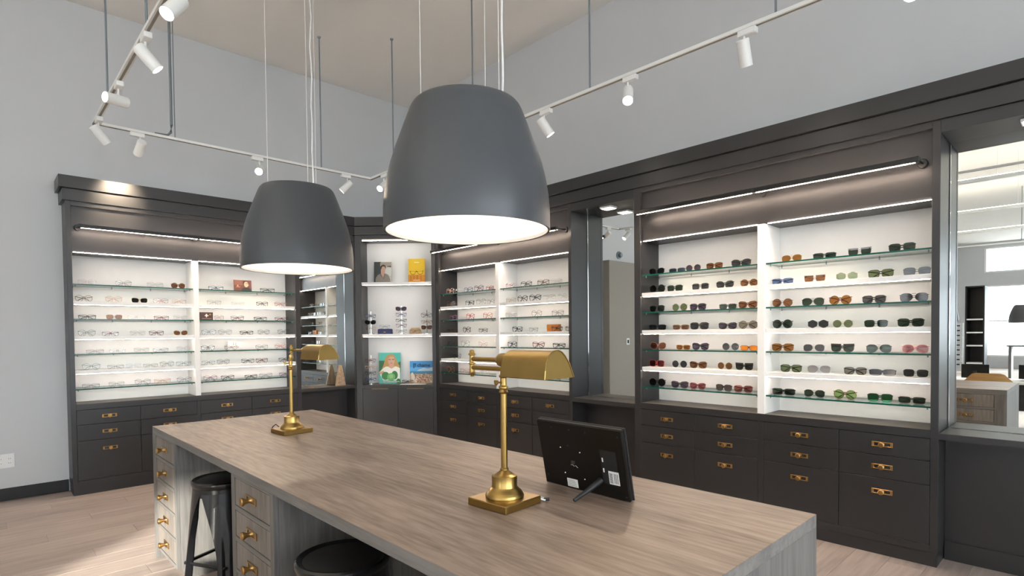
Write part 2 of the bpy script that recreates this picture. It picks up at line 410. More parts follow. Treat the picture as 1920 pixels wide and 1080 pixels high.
UN['S'] = display_unit('display_cabinet', 'charcoal cabinet full of sunglasses on the right', (XR, 2.642, 0), ROT_R, 2.009, .058, 1.971, .996, 1.044)
ZL = 2.285
picture_light('black light bar above the left wall eyewear cabinet', (.583+.99, YL-.115, ZL), ROT_L, -.92, .92, -.008)
picture_light('black light bar above the cabinet behind brass lamp', (XR-.115, 5.37-1.04, ZL), ROT_R, -.96, .955, .02)
picture_light('black light bar above the sunglasses cabinet', (XR-.115, 2.642-1.015, ZL), ROT_R, -.93, .92, .005)

# mirror niches between the cabinets
def niche(label, loc, rot, Wd, dm, mlabel, plabel, pd=.11, jamb=False):
    t = thing('mirror_niche', label, 'cabinet', loc, (0, 0, rot))
    bxc('plinth', 'charcoal', t, (0, Wd, .19, .20, 0, .11), .001)
    bxc('knee_panel', 'charcoal', t, (0, Wd, .2, .22, 0, .73))
    bxc('ledge', 'walnut', t, (.001, Wd-.001, .001, dm-.001, .731, .766), .001)
    bxc('ledge_nosing', 'charcoal', t, (.001, Wd-.001, -.002, .001, .731, .765))
    bxc('niche_ceiling', 'charcoal', t, (0, Wd, .03, DEP, 2.44, 2.472))
    bxc('top_rail', 'charcoal', t, (0, Wd, 0, .03, 2.44, ZTOP), .001)
    if jamb: bxc('jamb', 'charcoal', t, (Wd, Wd+.02, .001, DEP+.005, 0, 2.50))
    mt = thing('mirror', mlabel, 'mirror', loc, (0, 0, rot))
    bxc('mirror_glass', 'mirror', mt, (.001, Wd-.001, dm, dm+.006, .768, 2.4395))
    for a in (.001, Wd-.005): bxc('edge_channel', 'chrome', mt, (a, a+.004, dm-.004, dm, .768, 2.4395))
    bxc('mirror_backing', 'charcoal', mt, (.001, Wd-.001, dm+.0065, DEP+.01, .768, 2.4395))
    q = Vector((Wd*.5, pd, 2.44)); q.rotate(Matrix.Rotation(rot, 3, 'Z'))
    p = thing('puck_light', plabel, 'light', Vector(loc)+q, (0, 0, rot))
    bxc('housing', 'paper', p, (-.058, .058, -.05, .05, -.016, 0), .002); bxc('lens', 'puck', p, (-.048, .048, -.04, .04, -.0185, -.0162))
    return t
niche('charcoal mirror niche with ledge beside the left eyewear cabinet', (2.578, YL, 0), ROT_L, .635, .218, 'tall mirror behind the far brass lamp', 'square light in the ceiling of the left mirror niche', jamb=True)
niche('narrow charcoal mirror niche between the two right wall cabinets', (XR, 3.309, 0), ROT_R, .667, .232, 'narrow tall mirror left of the sunglasses cabinet', 'square light above mirror left of sunglasses cabinet')
niche('charcoal mirror niche at the far right edge', (XR, .633, 0), ROT_R, .76, .272, 'mirror at right edge reflecting windows and a table', 'square light above the mirror at right edge', .12)
tend = thing('end_panel', 'charcoal cabinet end panel past the right mirror', 'cabinet', (XR, -.127, 0), (0, 0, ROT_R))
bxc('panel', 'charcoal', tend, (0, .06, 0, DEP+.012, 0, ZTOP), .001)

# angled corner cabinet
A = (3.235, 6.035)
CW = .941
cc = thing('corner_cabinet', 'angled charcoal corner cabinet with white shelves and two doors', 'cabinet', (A[0], A[1], 0), (0, 0, ROT_C))
i0, i1 = .071, .896
bxc('plinth', 'charcoal', cc, (.02, CW-.02, .012, .25, 0, ZP)); bxc('carcass', 'charcoal_edge', cc, (i0, i1, .019, .25, ZP, ZD))
bxc('bottom_rail', 'charcoal', cc, (i0, i1, 0, .019, ZP, ZB), .0008)
for a, b in ((0, i0), (i1, CW)): bxc('stile', 'charcoal', cc, (a, b, 0, .03, ZP, ZTOP), .0015)
for a, b in ((i0-.02, i0), (i1, i1+.02)): bxc('side_panel', 'charcoal', cc, (a, b, .03, .28, ZP, ZTOP-.002))
bxc('top_rail', 'charcoal', cc, (i0, i1, 0, .03, 2.462, ZTOP), .001)
bxc('soffit', 'charcoal', cc, (i0, i1, .03, .27, 2.455, 2.47)); bxc('led_strip', 'led_dim', cc, (i0+.012, i1-.012, .024, .03, 2.449, 2.455))
bxc('back_panel', 'white', cc, (i0, i1, .27, .282, ZCT-.015, 2.455))
bxc('counter', 'walnut', cc, (i0, i1, .001, .27, .724, .763), .001); bxc('counter_nosing', 'charcoal', cc, (i0, i1, -.002, .001, .724, .762))
for a, b in ((i0, .4835), (.4835, i1)):
    dr = bxc('door', 'charcoal', cc, (a+.0016, b-.0016, 0, .018, ZB+.001, .722), .0008)
    bxc('edge_pull', 'brasspull', dr, (-.099, .099, -.019, -.009, .2925, .2985), .0008)
CZ = []
for z in (1.933, 1.327):
    s = bxc('white_shelf', 'white', cc, (i0+.001, i1-.001, .012, .27, z, z+.032), .0012)
    bxc('led_strip', 'led_dim', s, (-(i1-i0)/2+.012, (i1-i0)/2-.012, -.116, -.111, -.0185, -.016)); CZ.append(z+.032)

# crown moulding running over all the cabinets
def offset_path(P, c):
    out = []
    for i, p in enumerate(P):
        p = Vector(p); ds = []
        if i > 0: ds.append((p-Vector(P[i-1])).normalized())
        if i < len(P)-1: ds.append((Vector(P[i+1])-p).normalized())
        ns = [Vector((d.y, -d.x)) for d in ds]
        if len(ns) == 1: out.append(p+ns[0]*c)
        else:
            b = (ns[0]+ns[1]).normalized(); out.append(p+b*(c/b.dot(ns[0])))
    return out
PATH = [(.583, YN-.001), (.583, YL), A, (XR, 5.37), (XR, -1.2)]
crown = thing('crown_moulding', 'stepped charcoal crown moulding running above all the cabinets', 'moulding', (.583, YL, ZTOP))
def crown_board(i, c, z0, z1):
    o = offset_path(PATH, c); q = offset_path(PATH, -.024)
    a, b = o[i], o[i+1]; d, e = q[i], q[i+1]
    mb = MB(); mb.prism([(a.x-.583, a.y-YL), (b.x-.583, b.y-YL), (e.x-.583, e.y-YL), (d.x-.583, d.y-YL)], 2, z0-ZTOP, z1-ZTOP)
    mb.build('crown_board', 'charcoal', crown)
for i in range(4):
    crown_board(i, .020, ZTOP+.001, 2.605); crown_board(i, .044, 2.612, 2.713)
    # dark shadow line between the boards
    o = offset_path(PATH, .008); q = offset_path(PATH, -.02); a, b, d, e = o[i], o[i+1], q[i], q[i+1]
    MB().prism([(a.x-.583, a.y-YL), (b.x-.583, b.y-YL), (e.x-.583, e.y-YL), (d.x-.583, d.y-YL)], 2, 2.6045-ZTOP, 2.6125-ZTOP).build('shadow_gap', 'charcoal_edge', crown)
MB().prism([(0, .272), (0, 0), (A[0]-.583, 0), (XR-.583, 5.37-YL), (XR-.583, -1.2-YL), (XE-.003-.583, -1.2-YL), (XE-.003-.583, .272)], 2, 2.66-ZTOP, 2.70-ZTOP).build('top_deck', 'charcoal', crown)

# ------------------------------------------------------------------ table in the middle
TX0, TX1, TY0, TY1, TZ = .777, 1.790, .580, 4.004, .807
TW, TL = TX1-TX0, TY1-TY0
# root at the near-left floor corner; local x along world x, y along world y
tb = thing('display_table', 'long greige oak display table with drawers and waterfall ends', 'table', (TX0, TY0, 0))
TT = .038
bxc('tabletop', 'table_y', tb, (0, TW, 0, TL, TZ-.0018, TZ), .0006)
bxc('tabletop_core', 'table_edge', tb, (.0003, TW-.0003, .0003, TL-.0003, TZ-TT, TZ-.0019), .0008)
bxc('end_panel', 'table_z', tb, (0, TW, 0, TT, 0, TZ-TT), .0008); bxc('end_panel', 'table_z', tb, (0, TW, TL-TT, TL, 0, TZ-TT), .0008)
bxc('centre_panel', 'table_z', tb, (TW/2-.012, TW/2+.012, TT, TL-TT, .02, TZ-TT))
TDZ = [(.644, .761), (.513, .6245), (.374, .493), (.2376, .3576), (.093, .2208)]
for side in (0, 1):
    def X(v): return v if side == 0 else TW-v
    for (a, b, l, h) in ((3.487, 4.004-TT, 3.511, 3.919), (2.087, 2.552, 2.123, 2.506), (.580+TT, 1.097, .665, 1.073)):
        a -= TY0; b -= TY0; l -= TY0; h -= TY0; x1 = TW/2-.012
        ped = bxc('pedestal', 'table_z', tb, (X(.02), X(x1), a, b, .075, TZ-TT))
        bxc('pedestal_foot', 'table_z', tb, (X(.06), X(x1-.02), a+.03, b-.03, 0, .0745))
        for p, q in ((a, l), (h, b)): bxc('stile', 'table_z', tb, (X(0), X(.0195), p, q, .075, TZ-TT), .0006)
        zs = [TZ-TT] + [z for d in TDZ for z in (d[1], d[0])] + [.075]
        for k in range(0, len(zs), 2): bxc('rail', 'table_edge', tb, (X(0), X(.0195), l, h, zs[k+1], zs[k]), .0006)
        bxc('gap_shade', 'charcoal_edge', tb, (X(.0176), X(.0199), l, h, .09, .765))  # dark plate painting the shade in the gaps round the drawers
        for z0, z1 in TDZ:
            key = ('tdrawer', round(h-l, 4), round(z1-z0, 4))
            if key not in CACHE: CACHE[key] = MB().box(-(h-l)/2+.0028, (h-l)/2-.0028, 0, .0155, -(z1-z0)/2+.0028, (z1-z0)/2-.0028, bev=.0008).mesh('drawer', 'drawerwood')
            d = obj('drawer', CACHE[key], tb, (X(.0015), (l+h)/2, (z0+z1)/2), (0, 0, -pi/2 if side == 0 else pi/2))
            pa, pb = pull_mesh(); obj('pull_plate', pa, d); obj('knob', pb, d, None, None, (1.1, 1.25, 1.1))

# stools
def stool(loc, rz, label):
    t = thing('bar_stool', label, 'stool', loc, (0, 0, rz), 'black metal stools at the table'); H = .62; R = .155
    MB().lathe([(0, H-.012), (R-.03, H-.012), (R-.018, H-.004), (R-.008, H-.002), (R-.001, H-.008), (R, H-.018), (R-.004, H-.028), (R-.006, H-.035), (R-.012, H-.038), (R-.03, H-.036), (0, H-.036)], 40).build('seat', 'stool', t)
    MB().lathe([(0, H-.0115), (R-.028, H-.0115), (R-.024, H-.0105), (R-.03, H-.0075), (0, H-.006)], 40).build('seat_inset', 'seatpad', t)
    MB().lathe([(R-.007, H-.036), (R-.006, H-.075), (R-.009, H-.075), (R-.011, H-.036)], 40).build('skirt', 'stool', t)
    if 'sleg' not in CACHE:
        mb = MB(); rows = []; n = 10
        for k in range(15):
            u = k/14; z = (H-.055)*(1-u)
            hw = radians(13) + radians(31)*max(0, 1-u/.62)**1.7 - radians(3)*u
            Rr = (R-.0065) + .055*u
            sec = []
            for j in range(n+1):
                w = -1+2*j/n; rid = .006*math.exp(-(w/.22)**2)*min(1, max(0, (u-.25)/.2))
                a = w*hw; sec.append((Rr-rid, a))
            # returned edge flange
            ring = [mb.bm.verts.new((r_*cos(a), r_*sin(a), z)) for r_, a in sec] + [mb.bm.verts.new(((r_-.030*min(1, u*3+.1))*cos(a*.97), (r_-.030*min(1, u*3+.1))*sin(a*.97), z)) for r_, a in reversed(sec)]
            rows.append(ring)
        for p, q in zip(rows, rows[1:]):
            for j in range(len(p)):
                f = mb.bm.faces.new((p[j], q[j], q[(j+1) % len(p)], p[(j+1) % len(p)])); f.smooth = True
        mb.bm.faces.new(rows[0]); mb.bm.faces.new(rows[-1]); CACHE['sleg'] = mb.mesh('leg', 'stool')
    for k in range(4): obj('leg', CACHE['sleg'], t, None, (0, 0, k*pi/2))
    zr = .2; rr = R+.03
    for k in range(4):
        a, b = k*pi/2, (k+1)*pi/2
        MB().tube([(rr*cos(a), rr*sin(a), zr), (rr*cos(b), rr*sin(b), zr)], .009, 6).build('footrest', 'stool', t)
    return t
stool((.93, 3.16, 0), radians(-108), 'black metal stool in the far knee space of the table')
stool((.875, 1.745, 0), radians(-100), 'black metal stool in the near knee space, mostly hidden')

# brass pharmacy lamps
def desk_lamp(label, loc, rz, arm_dir, shade_dir, arm2):
    """arm_dir: horizontal angle of lower arm from post; shade goes back along shade_dir"""
    t = thing('desk_lamp', label, 'lamp', loc, (0, 0, rz), 'brass pharmacy lamps on the table')
    bxc('base_plate', 'brass', t, (-.083, .083, -.083, .083, 0, .024), .0025)
    MB().lathe([(0, .0241), (.061, .0241), (.062, .030), (.059, .036), (.057, .040), (.054, .044), (.047, .050), (.0415, .056), (.0405, .058), (.0405, .092), (.038, .0935), (.034, .0935), (.026, .099), (.0155, .107), (.0125, .109), (0, .109)], 40).build('base_dome', 'brass', t)
    MB().lathe([(.0105, .107), (.0135, .109), (.0135, .114), (.0105, .117), (.0105, .352), (.013, .354), (.0145, .358), (.013, .362), (.0115, .366), (.0155, .370), (.0155, .375), (.011, .379), (.0105, .402), (.014, .405), (.0145, .409), (.0105, .414), (.010, .424), (.0, .424)], 20).build('post', 'brass', t)
    a = Vector((cos(arm_dir), sin(arm_dir), 0))
    q = Vector((-a.y, a.x, 0))
    MB().tube([Vector((0, 0, .389))+q*.008, Vector((0, 0, .389))+q*.022], .003, 8).tube([Vector((0, 0, .391))+q*.022, Vector((0, 0, .387))+q*.036], [.005, .011], 8, flat=.35).build('thumbscrew', 'brass', t)
    P = a*.155
    MB().tube([Vector((0, 0, .430))-a*.004, P+Vector((0, 0, .430))], .0075, 12).build('lower_arm', 'brass', t)
    MB().lathe([(0, .399), (.006, .400), (.006, .404), (.009, .408), (.0125, .411), (.009, .415), (.0085, .440), (.0125, .443), (.0125, .446), (.0085, .449), (.0085, .470), (.013, .473), (.011, .478), (.008, .480), (.0085, .486), (.005, .490), (0, .490)], 18, (P.x, P.y)).build('pivot', 'brass', t)
    s = Vector((cos(shade_dir), sin(shade_dir), 0)); B = P + s*arm2
    MB().tube([P+Vector((0, 0, .459)), B+Vector((0, 0, .459))], .0075, 12).build('upper_arm', 'brass', t)
    rot = (0, 0, shade_dir)
    MB().lathe([(0, -.024), (.015, -.022), (.020, -.014), (.0222, -.006), (.0222, .052), (0, .052)], 24, axis=0).build('swivel', 'brass', t, B+Vector((0, 0, .459)), rot)
    # trough shade, local x along its length
    prof = [(-.060, -.046), (-.057, -.022), (-.052, .000), (-.044, .016), (-.032, .027), (-.016, .033), (.0, .034), (.014, .029), (.028, .018), (.048, -.006), (.057, -.026), (.067, -.046)]
    inn = [(y*.96, z-.002) for y, z in prof]
    mb = MB(); L0, L1 = .050, .234
    ro = [[mb.bm.verts.new((x, y, z)) for y, z in prof] for x in (L0, L1)]; ri = [[mb.bm.verts.new((x, y, z)) for y, z in inn] for x in (L0+.003, L1-.003)]
    n = len(prof)
    for i in range(n-1):
        f = mb.bm.faces.new((ro[0][i], ro[1][i], ro[1][i+1], ro[0][i+1])); f.smooth = True
        f = mb.bm.faces.new((ri[0][i+1], ri[1][i+1], ri[1][i], ri[0][i])); f.smooth = True
    for i in (0, n-1): mb.bm.faces.new((ro[0][i], ro[1][i], ri[1][i], ri[0][i]))
    for k in (0, 1): mb.bm.faces.new(ro[k][::1 if k else -1]); mb.bm.faces.new(ri[k][::-1 if k else 1])
    Bz = B+Vector((0, 0, .459))
    sh = mb.build('shade', 'brass', t, Bz, rot)
    MB().tube([(L1+.0005, y, z) for y, z in prof], .0022, 6).build('shade_rim', 'brass', sh)
    MB().tube([(.045, -.020, -.03), (.045, -.020, -.052)], [.004, .006], 8).build('switch', 'brass', t, Bz, rot)
    return t
lamp1 = desk_lamp('brass pharmacy lamp in front of the black tablet', (1.215, 1.315, TZ), radians(4), radians(86), radians(-94), .155)
lamp2 = desk_lamp('brass pharmacy lamp at the far end of table', (1.285, 3.15, TZ), radians(4), radians(62), radians(-88), .16)
def cord(label, pts, mats):
    t = thing('lamp_cord', label, 'cord', pts[0]); o = Vector(pts[0])
    MB().tube([Vector(p)-o for p in pts], .0028, 8).build('cable', mats[0], t)
    MB().tube([Vector(pts[-1])-o, Vector(pts[-1])-o+Vector((.012, -.014, .001))], .005, 8).build('plug', mats[1], t)
cord('short white cord looped beside nearer brass lamp base', [(1.305, 1.243, TZ+.012), (1.318, 1.236, TZ+.006), (1.335, 1.25, TZ+.004), (1.342, 1.28, TZ+.004), (1.33, 1.262, TZ+.005), (1.322, 1.245, TZ+.006)], ('paper', 'rubber'))
cord('small dark cord loop behind far brass lamp base', [(1.235, 3.205, TZ+.03), (1.222, 3.218, TZ+.045), (1.21, 3.235, TZ+.03), (1.208, 3.238, TZ+.012), (1.222, 3.238, TZ+.006)], ('rubber', 'rubber'))

# tablet seen from behind
tab = thing('tablet_display', 'black tablet photo frame seen from behind, propped on table', 'tablet', (1.503, 1.2145, TZ+.0058), (radians(12), 0, -pi/2))
w, h = .183, .238
bxc('housing', 'blackplastic', tab, (-w, w, -.006, .012, -.004, h), .004)
bxc('bezel', 'rubber', tab, (-w-.001, w+.001, .012, .019, -.005, h+.001), .002)
bxc('screen', 'screen', tab, (-w+.014, w-.014, .019, .0195, .01, h-.014))
for x, z in ((-.115, .215), (-.035, .214), (.035, .213), (.165, .214), (-.05, .155), (.17, .012), (-.165, .03), (-.07, .02)): MB().lathe([(0, -.0066), (.0035, -.0066), (.0035, -.0060)], 10, (x, z), axis=1).build('screw_hole', 'dark', tab)
for x, z in ((-.085, .145), (.0, .138), (-.08, .052), (.005, .042)): MB().lathe([(0, -.0085), (.0022, -.008), (.003, -.0062)], 10, (x, z), axis=1).build('mount_screw', 'chrome', tab)
bxc('port_recess', 'rubber', tab, (.085, .15, -.0068, -.0062, .045, .162))
for z in (.128, .092): bxc('port', 'paper', tab, (.0915, .0965, -.0074, -.0069, z-.007, z+.007))
st = bxc('sticker', 'paper', tab, (-.075, -.028, -.0070, -.0062, .004, .034))
for k in range(4): bxc('print_line', 'dark', st, (-.019, .012+.002*k, -.0008, -.0004, .008-.006*k, .0088-.006*k))
st = bxc('sticker', 'paper', tab, (.112, .152, -.0078, -.0070, .048, .093))
for k in range(7): bxc('print_line', 'dark', st, (-.017, -.005, -.0008, -.0004, -.018+.005*k, -.0155+.005*k))
for k in range(3): bxc('print_line', 'dark', st, (.001+.006*k, .003+.006*k, -.0008, -.0004, -.018, .016))
for k in range(4): bxc('print_mark', 'trackslot', tab, (-.047+.001*k, -.030+.001*k, -.0066, -.0062, .091+.0035*k, .0916+.0035*k))
MB().tube([(-.048, -.0066, .086), (-.040, -.0066, .088), (-.034, -.0066, .0835), (-.026, -.0066, .087), (-.018, -.0066, .080)], .0006, 6).build('print_mark', 'paper', tab)
# prop leg: tab local -y is away from the wall; foot on the table
MB().tube([(.075, -.004, .052), (.063, -.05, .040), (.046, -.118, .0245)], [.0115, .009, .0055], 10).build('prop_leg', 'rubber', tab)

# ------------------------------------------------------------------ pendants
def pendant(label, loc, wires, cordpos):
    t = thing('pendant_lamp', label, 'lamp', loc, (0, 0, 0), 'graphite pendant lamps above the table')
    prof = [(.302, .001), (.3095, 0), (.31, .002), (.3098, .078), (.305, .13), (.295, .19), (.282, .245), (.264, .30), (.232, .386), (.212, .437), (.203, .456), (.194, .466), (.18, .4695), (0, .4695)]
    MB().lathe(prof, 64).build('shade', 'pendant', t)
    MB().lathe([(.3015, .0012), (.3015, .078), (.287, .19), (.256, .30), (.205, .437), (.18, .455), (0, .455)], 64).build('shade_lining', 'pendantin', t, recalc=True)
    MB().lathe([(0, .014), (.300, .014), (.300, .018), (0, .018)], 64, smooth=False).build('diffuser', 'diffuser', t)
    zt = ZC-loc[2]
    for x, y in wires: MB().tube([(x, y, .468), (x, y, zt)], .0016, 6).build('suspension_wire', 'wire', t)
    x, y = cordpos; MB().tube([(x+.004*sin(k*1.7), y+.004*cos(k*1.3), .466+(zt-.466)*k/24) for k in range(25)], .0042, 8).build('power_cord', 'cordclear', t)
    MB().lathe([(0, zt-.03), (.06, zt-.03), (.065, zt-.02), (.065, zt), (0, zt)], 24).build('canopy', 'trackwhite', t)
pendant('large graphite dome pendant nearest the camera', (1.354, 1.655, 1.733), ((-.12, .12), (.14, .05), (.03, -.15)), (.075, -.12))
pendant('graphite dome pendant further along over the table', (1.381, 3.245, 1.735), ((-.12, .12), (.14, .05), (.0, -.15)), (.125, .06))

# ------------------------------------------------------------------ track lighting
ZT = 3.0
trk = thing('light_track', 'white suspended track for spotlights running around the shop', 'light track', (.72, 5.40, ZT))
def rail(p, q):
    v = Vector(q)-Vector(p); L = v.length; an = math.atan2(v.y, v.x)
    loc = (p[0]-.72, p[1]-5.40, 0)
    rr = MB().box(-.018, L+.018, -.018, .018, 0, .02, bev=.001).build('rail', 'trackwhite', trk, loc, (0, 0, an))
    bxc('slot', 'trackslot', rr, (0, L, -.007, .007, -.0012, 0))
rail((.72, .4), (.72, 5.40)); rail((.72, 5.40), (3.10, 5.40)); rail((3.10, 5.40), (3.10, .2)); rail((.72, .4), (3.10, .4))
for x, y in ((.72, 4.83), (.72, 3.60), (2.55, 5.40), (3.10, 4.95), (3.10, 3.70), (3.10, 2.45), (3.10, 1.21), (.72, 1.9)):
    t_ = MB().tube([(x-.72, y-5.40, .02), (x-.72, y-5.40, ZC-ZT)], .0065, 8).build('drop_rod', 'steel', trk)
    MB().lathe([(0, ZC-ZT-.012), (.014, ZC-ZT-.012), (.018, ZC-ZT), (0, ZC-ZT)], 12, (x-.72, y-5.40)).build('rod_flange', 'steel', trk)
MB().tube([(.40, 0, .024), (.49, 0, .03), (.515, 0, .06), (.52, 0, .12), (.52, 0, ZC-ZT)], .010, 10).build('conduit', 'steel', trk)
MB().tube([(.545, 0, .02), (.545, 0, ZC-ZT)], .004, 6).build('drop_rod', 'steel', trk)
def spot(label, x, y, aim, along, power=60, blend=.6):
    t = thing('track_spotlight', label, 'spotlight', (x, y, ZT), (0, 0, along), 'white track spotlights')
    bxc('adapter', 'trackwhite', t, (-.05, .05, -.02, .02, -.034, -.0015), .003)
    MB().tube([(.02, 0, -.034), (.02, 0, -.095)], .0065, 8).build('stem', 'trackwhite', t)
    d = Vector(aim).normalized(); d.rotate(Matrix.Rotation(-along, 3, 'Z'))
    q = d.to_track_quat('Z', 'Y').to_euler(); c = Vector((.02, 0, -.108))
    hd = MB().lathe([(0, -.066), (.030, -.066), (.034, -.062), (.034, .074), (.031, .074), (.030, .062), (0, .062)], 24).build('head', 'trackwhite', t, c+d*.01, q)
    MB().lathe([(0, .0625), (.029, .0625), (.029, .0640), (0, .0645)], 20, smooth=False).build('lens', 'spotglow', hd)
    l = bpy.data.lights.new('spot_beam', 'SPOT'); l.energy = power; l.color = (1, .80, .58); l.spot_size = radians(46); l.spot_blend = blend; l.shadow_soft_size = .028
    lo = bpy.data.objects.new('spot_beam', l); COL.objects.link(lo); lo.parent = hd; lo.location = (0, 0, .078); lo.rotation_euler = (pi, 0, 0)
Hf = pi/2
spot('white spotlight nearest top left, tilted down right', .72, 3.62, (.62, -.12, -.72), Hf)
spot('white spotlight on left track lying almost level', .72, 4.42, (-.85, -.35, -.08), Hf)
spot('white spotlight at left corner of the track', .72, 5.22, (.66, .25, -.70), Hf)
spot('white spotlight at the very top beside left ceiling rods', .72, 2.98, (-.5, -.3, -.7), Hf)
spot('white spotlight hanging upright above left cabinet end', .995, 5.40, (-.07, .80, -.45), 0, 70, 1.0)
spot('bright spotlight shining at camera above left cabinet', 1.93, 5.40, (-.38, -.80, -.52), 0)
spot('white spotlight tilted down left behind the far pendant', 2.81, 5.40, (-.58, .45, -.70), 0)
spot('white spotlight just right of far track corner', 3.10, 5.12, (-.72, -.25, -.60), Hf)
spot('white spotlight right of nearer pendant, tilted down right', 3.10, 2.86, (.52, -.35, -.90), Hf)
spot('lit spotlight midway along the right track', 3.10, 2.12, (-.42, -.28, -.62), Hf)
spot('large white spotlight near top right, tilted down', 3.10, 1.36, (.5, .05, -.95), Hf)
spot('bright spotlight cut off at the top right edge', 3.10, .60, (-.62, -.18, -.60), Hf)

# ------------------------------------------------------------------ eyewear
def lens_outline(sh):
    """right lens (viewer's right), centre 0; unit = total glasses width"""
    W_, n = .205, 22; pts = []
    for i in range(n):
        a = 2*pi*i/n; c, s = cos(a), sin(a)
        def se(p): return abs(c)**(2/p)*(1 if c >= 0 else -1), abs(s)**(2/p)*(1 if s >= 0 else -1)
        if sh == 'r': x, z = c*.97, s*.93
        elif sh == 'o': x, z = se(2.6); z *= .80; z += .10*x
        elif sh == 'a': x, z = se(2.6); z *= .80; x *= (1 if z > 0 else .93+.07*(1+z)); z += -.07*x if z < 0 else 0.02*x; x += .05 if z < -.4 else 0
        elif sh == 'w': x, z = se(3.6); z *= .76; x *= 1-.09*(1-z)/1.5
        elif sh == 't': x, z = se(4.5); z *= .60; x *= 1-.04*(1-z)
        elif sh == 'c': x, z = se(2.8); z *= .74; z += .20*max(0, x)*max(0, z+.3); x *= 1-.08*(1-z)/1.5
        elif sh == 'b': x, z = se(3.0); z *= .76; x *= 1-.12*(1-z)/1.5
        elif sh == 's': x, z = se(3.6); z *= .58; x *= 1.06
        elif sh == 'h': x, z = se(5 if s > 0 else 2.0); k = max(abs(c), abs(c)*.5+abs(s)*.866); x, z = c/k*1.0, s/k*.86
        pts.append((x*W_, z*W_))
    return pts
RIM = {'K': .020, 'N': .0105, 'L': .0035}
def ring(mb, cx, pts, t, y0, y1, flip):
    sgn = -1 if flip else 1
    inner = [(cx+sgn*x, z) for x, z in pts]; outer = []
    for x, z in pts:
        l = math.hypot(x, z); k = (l+t)/l; outer.append((cx+sgn*x*k, z*k))
    L = [[mb.bm.verts.new((x, y, z)) for x, z in q] for q, y in ((outer, y0), (outer, y1), (inner, y1), (inner, y0))]
    n = len(pts)
    for k in range(4):
        P, Q = L[k], L[(k+1) % 4]
        for i in range(n): mb.bm.faces.new((P[i], P[(i+1) % n], Q[(i+1) % n], Q[i]))
def glasses_meshes(sh, rim):
    k = ('gl', sh, rim)
    if k in CACHE: return CACHE[k]
    pts = lens_outline(sh); t = RIM[rim]; cx = .25; zlo = min(z for x, z in pts)-t; zhi = max(z for x, z in pts)+t
    th = .026 if rim == 'K' else .014
    mb = MB(); ring(mb, cx, pts, t, -th, 0, False); ring(mb, -cx, pts, t, -th, 0, True)
    inx = cx+min(x for x, z in pts)-t*.4; bz = zhi*.38
    bt = .026 if rim == 'K' else .010
    mb.tube([(-inx, -th/2, bz-.01), (-inx*.5, -th/2, bz+.014), (inx*.5, -th/2, bz+.014), (inx, -th/2, bz-.01)], bt, 6)
    ox = cx+max(x for x, z in pts); lz = zhi*.55
    for s in (-1, 1): mb.box(s*(ox-.004), s*(ox+t+.014), -th, .02, lz-.018, lz+(.022 if rim == 'K' else .010))
    if sh == 'b':
        for s in (-1, 1): mb.prism([(s*(inx-.005), zhi*.62), (s*(ox+t), zhi*.55), (s*(ox+t+.012), zhi*1.08), (s*(inx-.005), zhi*1.0)], 1, -th-.006, .004)
    if sh == 'a': mb.tube([(-inx-.03, -th/2, zhi*.86), (inx+.03, -th/2, zhi*.86)], .009, 6)
    mb.bm.verts.ensure_lookup_table()
    for v in mb.bm.verts: v.co.z -= zlo; v.co.y += .10*v.co.x**2
    fr = mb.mesh('rims', None) if False else mb
    # lens
    ml = MB(); P = [(x*1.01, z*1.01) for x, z in pts]
    ml.prism(P, 1, -.008, -.003); lens_bm = ml
    # folded temples: from hinge across the back, tip bending down
    tp = MB(); r = .020 if rim == 'K' else .009
    hx = ox+t
    tp.tube([(hx, .015, lz-zlo), (hx*.9, .045, lz-zlo-.004), (-hx*.20, .075, (lz-zlo)*.60), (-hx*.52, .085, max(.05, (lz-zlo)*.36)), (-hx*.70, .09, r+.004)], [r, r, r*.9, r*1.1, r*.9], 6, flat=.55)
    CACHE[k] = (fr, lens_bm, tp, cx, -zlo); return CACHE[k]
FC = dict(black=(.012, .012, .013), tortoise=(.13, .055, .022), darkbrown=(.055, .028, .018), olive=(.05, .048, .035), honey=(.36, .17, .05), taupe=(.16, .13, .11),
 rose=(.50, .22, .19), pink=(.55, .34, .36), peach=(.68, .44, .34), crystal=(.62, .61, .60), grey=(.20, .20, .21), gunmetal=(.05, .052, .056), steel=(.30, .32, .34), silver=(.55, .55, .56),
 gold=(.60, .40, .16), red=(.40, .05, .045), burgundy=(.15, .022, .028), navy=(.035, .05, .15), plum=(.17, .08, .14), greyclear=(.22, .21, .20))
FW = dict(black='black', tortoise='tortoiseshell', darkbrown='dark brown', olive='olive', honey='honey brown', taupe='taupe', rose='rose', pink='pale pink', peach='peach', crystal='clear plastic', grey='grey',
 gunmetal='gunmetal', steel='steel', silver='silver', gold='gold', red='red', burgundy='burgundy', navy='navy', plum='plum', greyclear='smoky grey')
LC = dict(black=(.02, .02, .02), smoke=(.10, .10, .105), green=(.06, .085, .062), brown=(.30, .14, .07), violet=(.15, .12, .17), amber=(.40, .18, .05), blue=(.14, .20, .36), rose=(.36, .13, .14), burgundy=(.25, .06, .07), lime=(.30, .50, .20),
 greenlight=(.24, .29, .15), smokelight=(.42, .37, .32), clear=(.93, .94, .945))
LM = dict(silvermirror=(.62, .62, .64), bluemirror=(.42, .52, .62), orangemirror=(.75, .22, .03), greenmirror=(.10, .38, .18))
METAL = ('gunmetal', 'steel', 'silver', 'gold')
GM = {}
def fmat(c):
    if ('f', c) not in GM:
        GM['f', c] = pmat('frame_'+c, FC[c], .28, .8 if c in METAL else 0, noise=.45 if c in ('tortoise', 'honey') else .06, nscale=6)
    return GM['f', c]
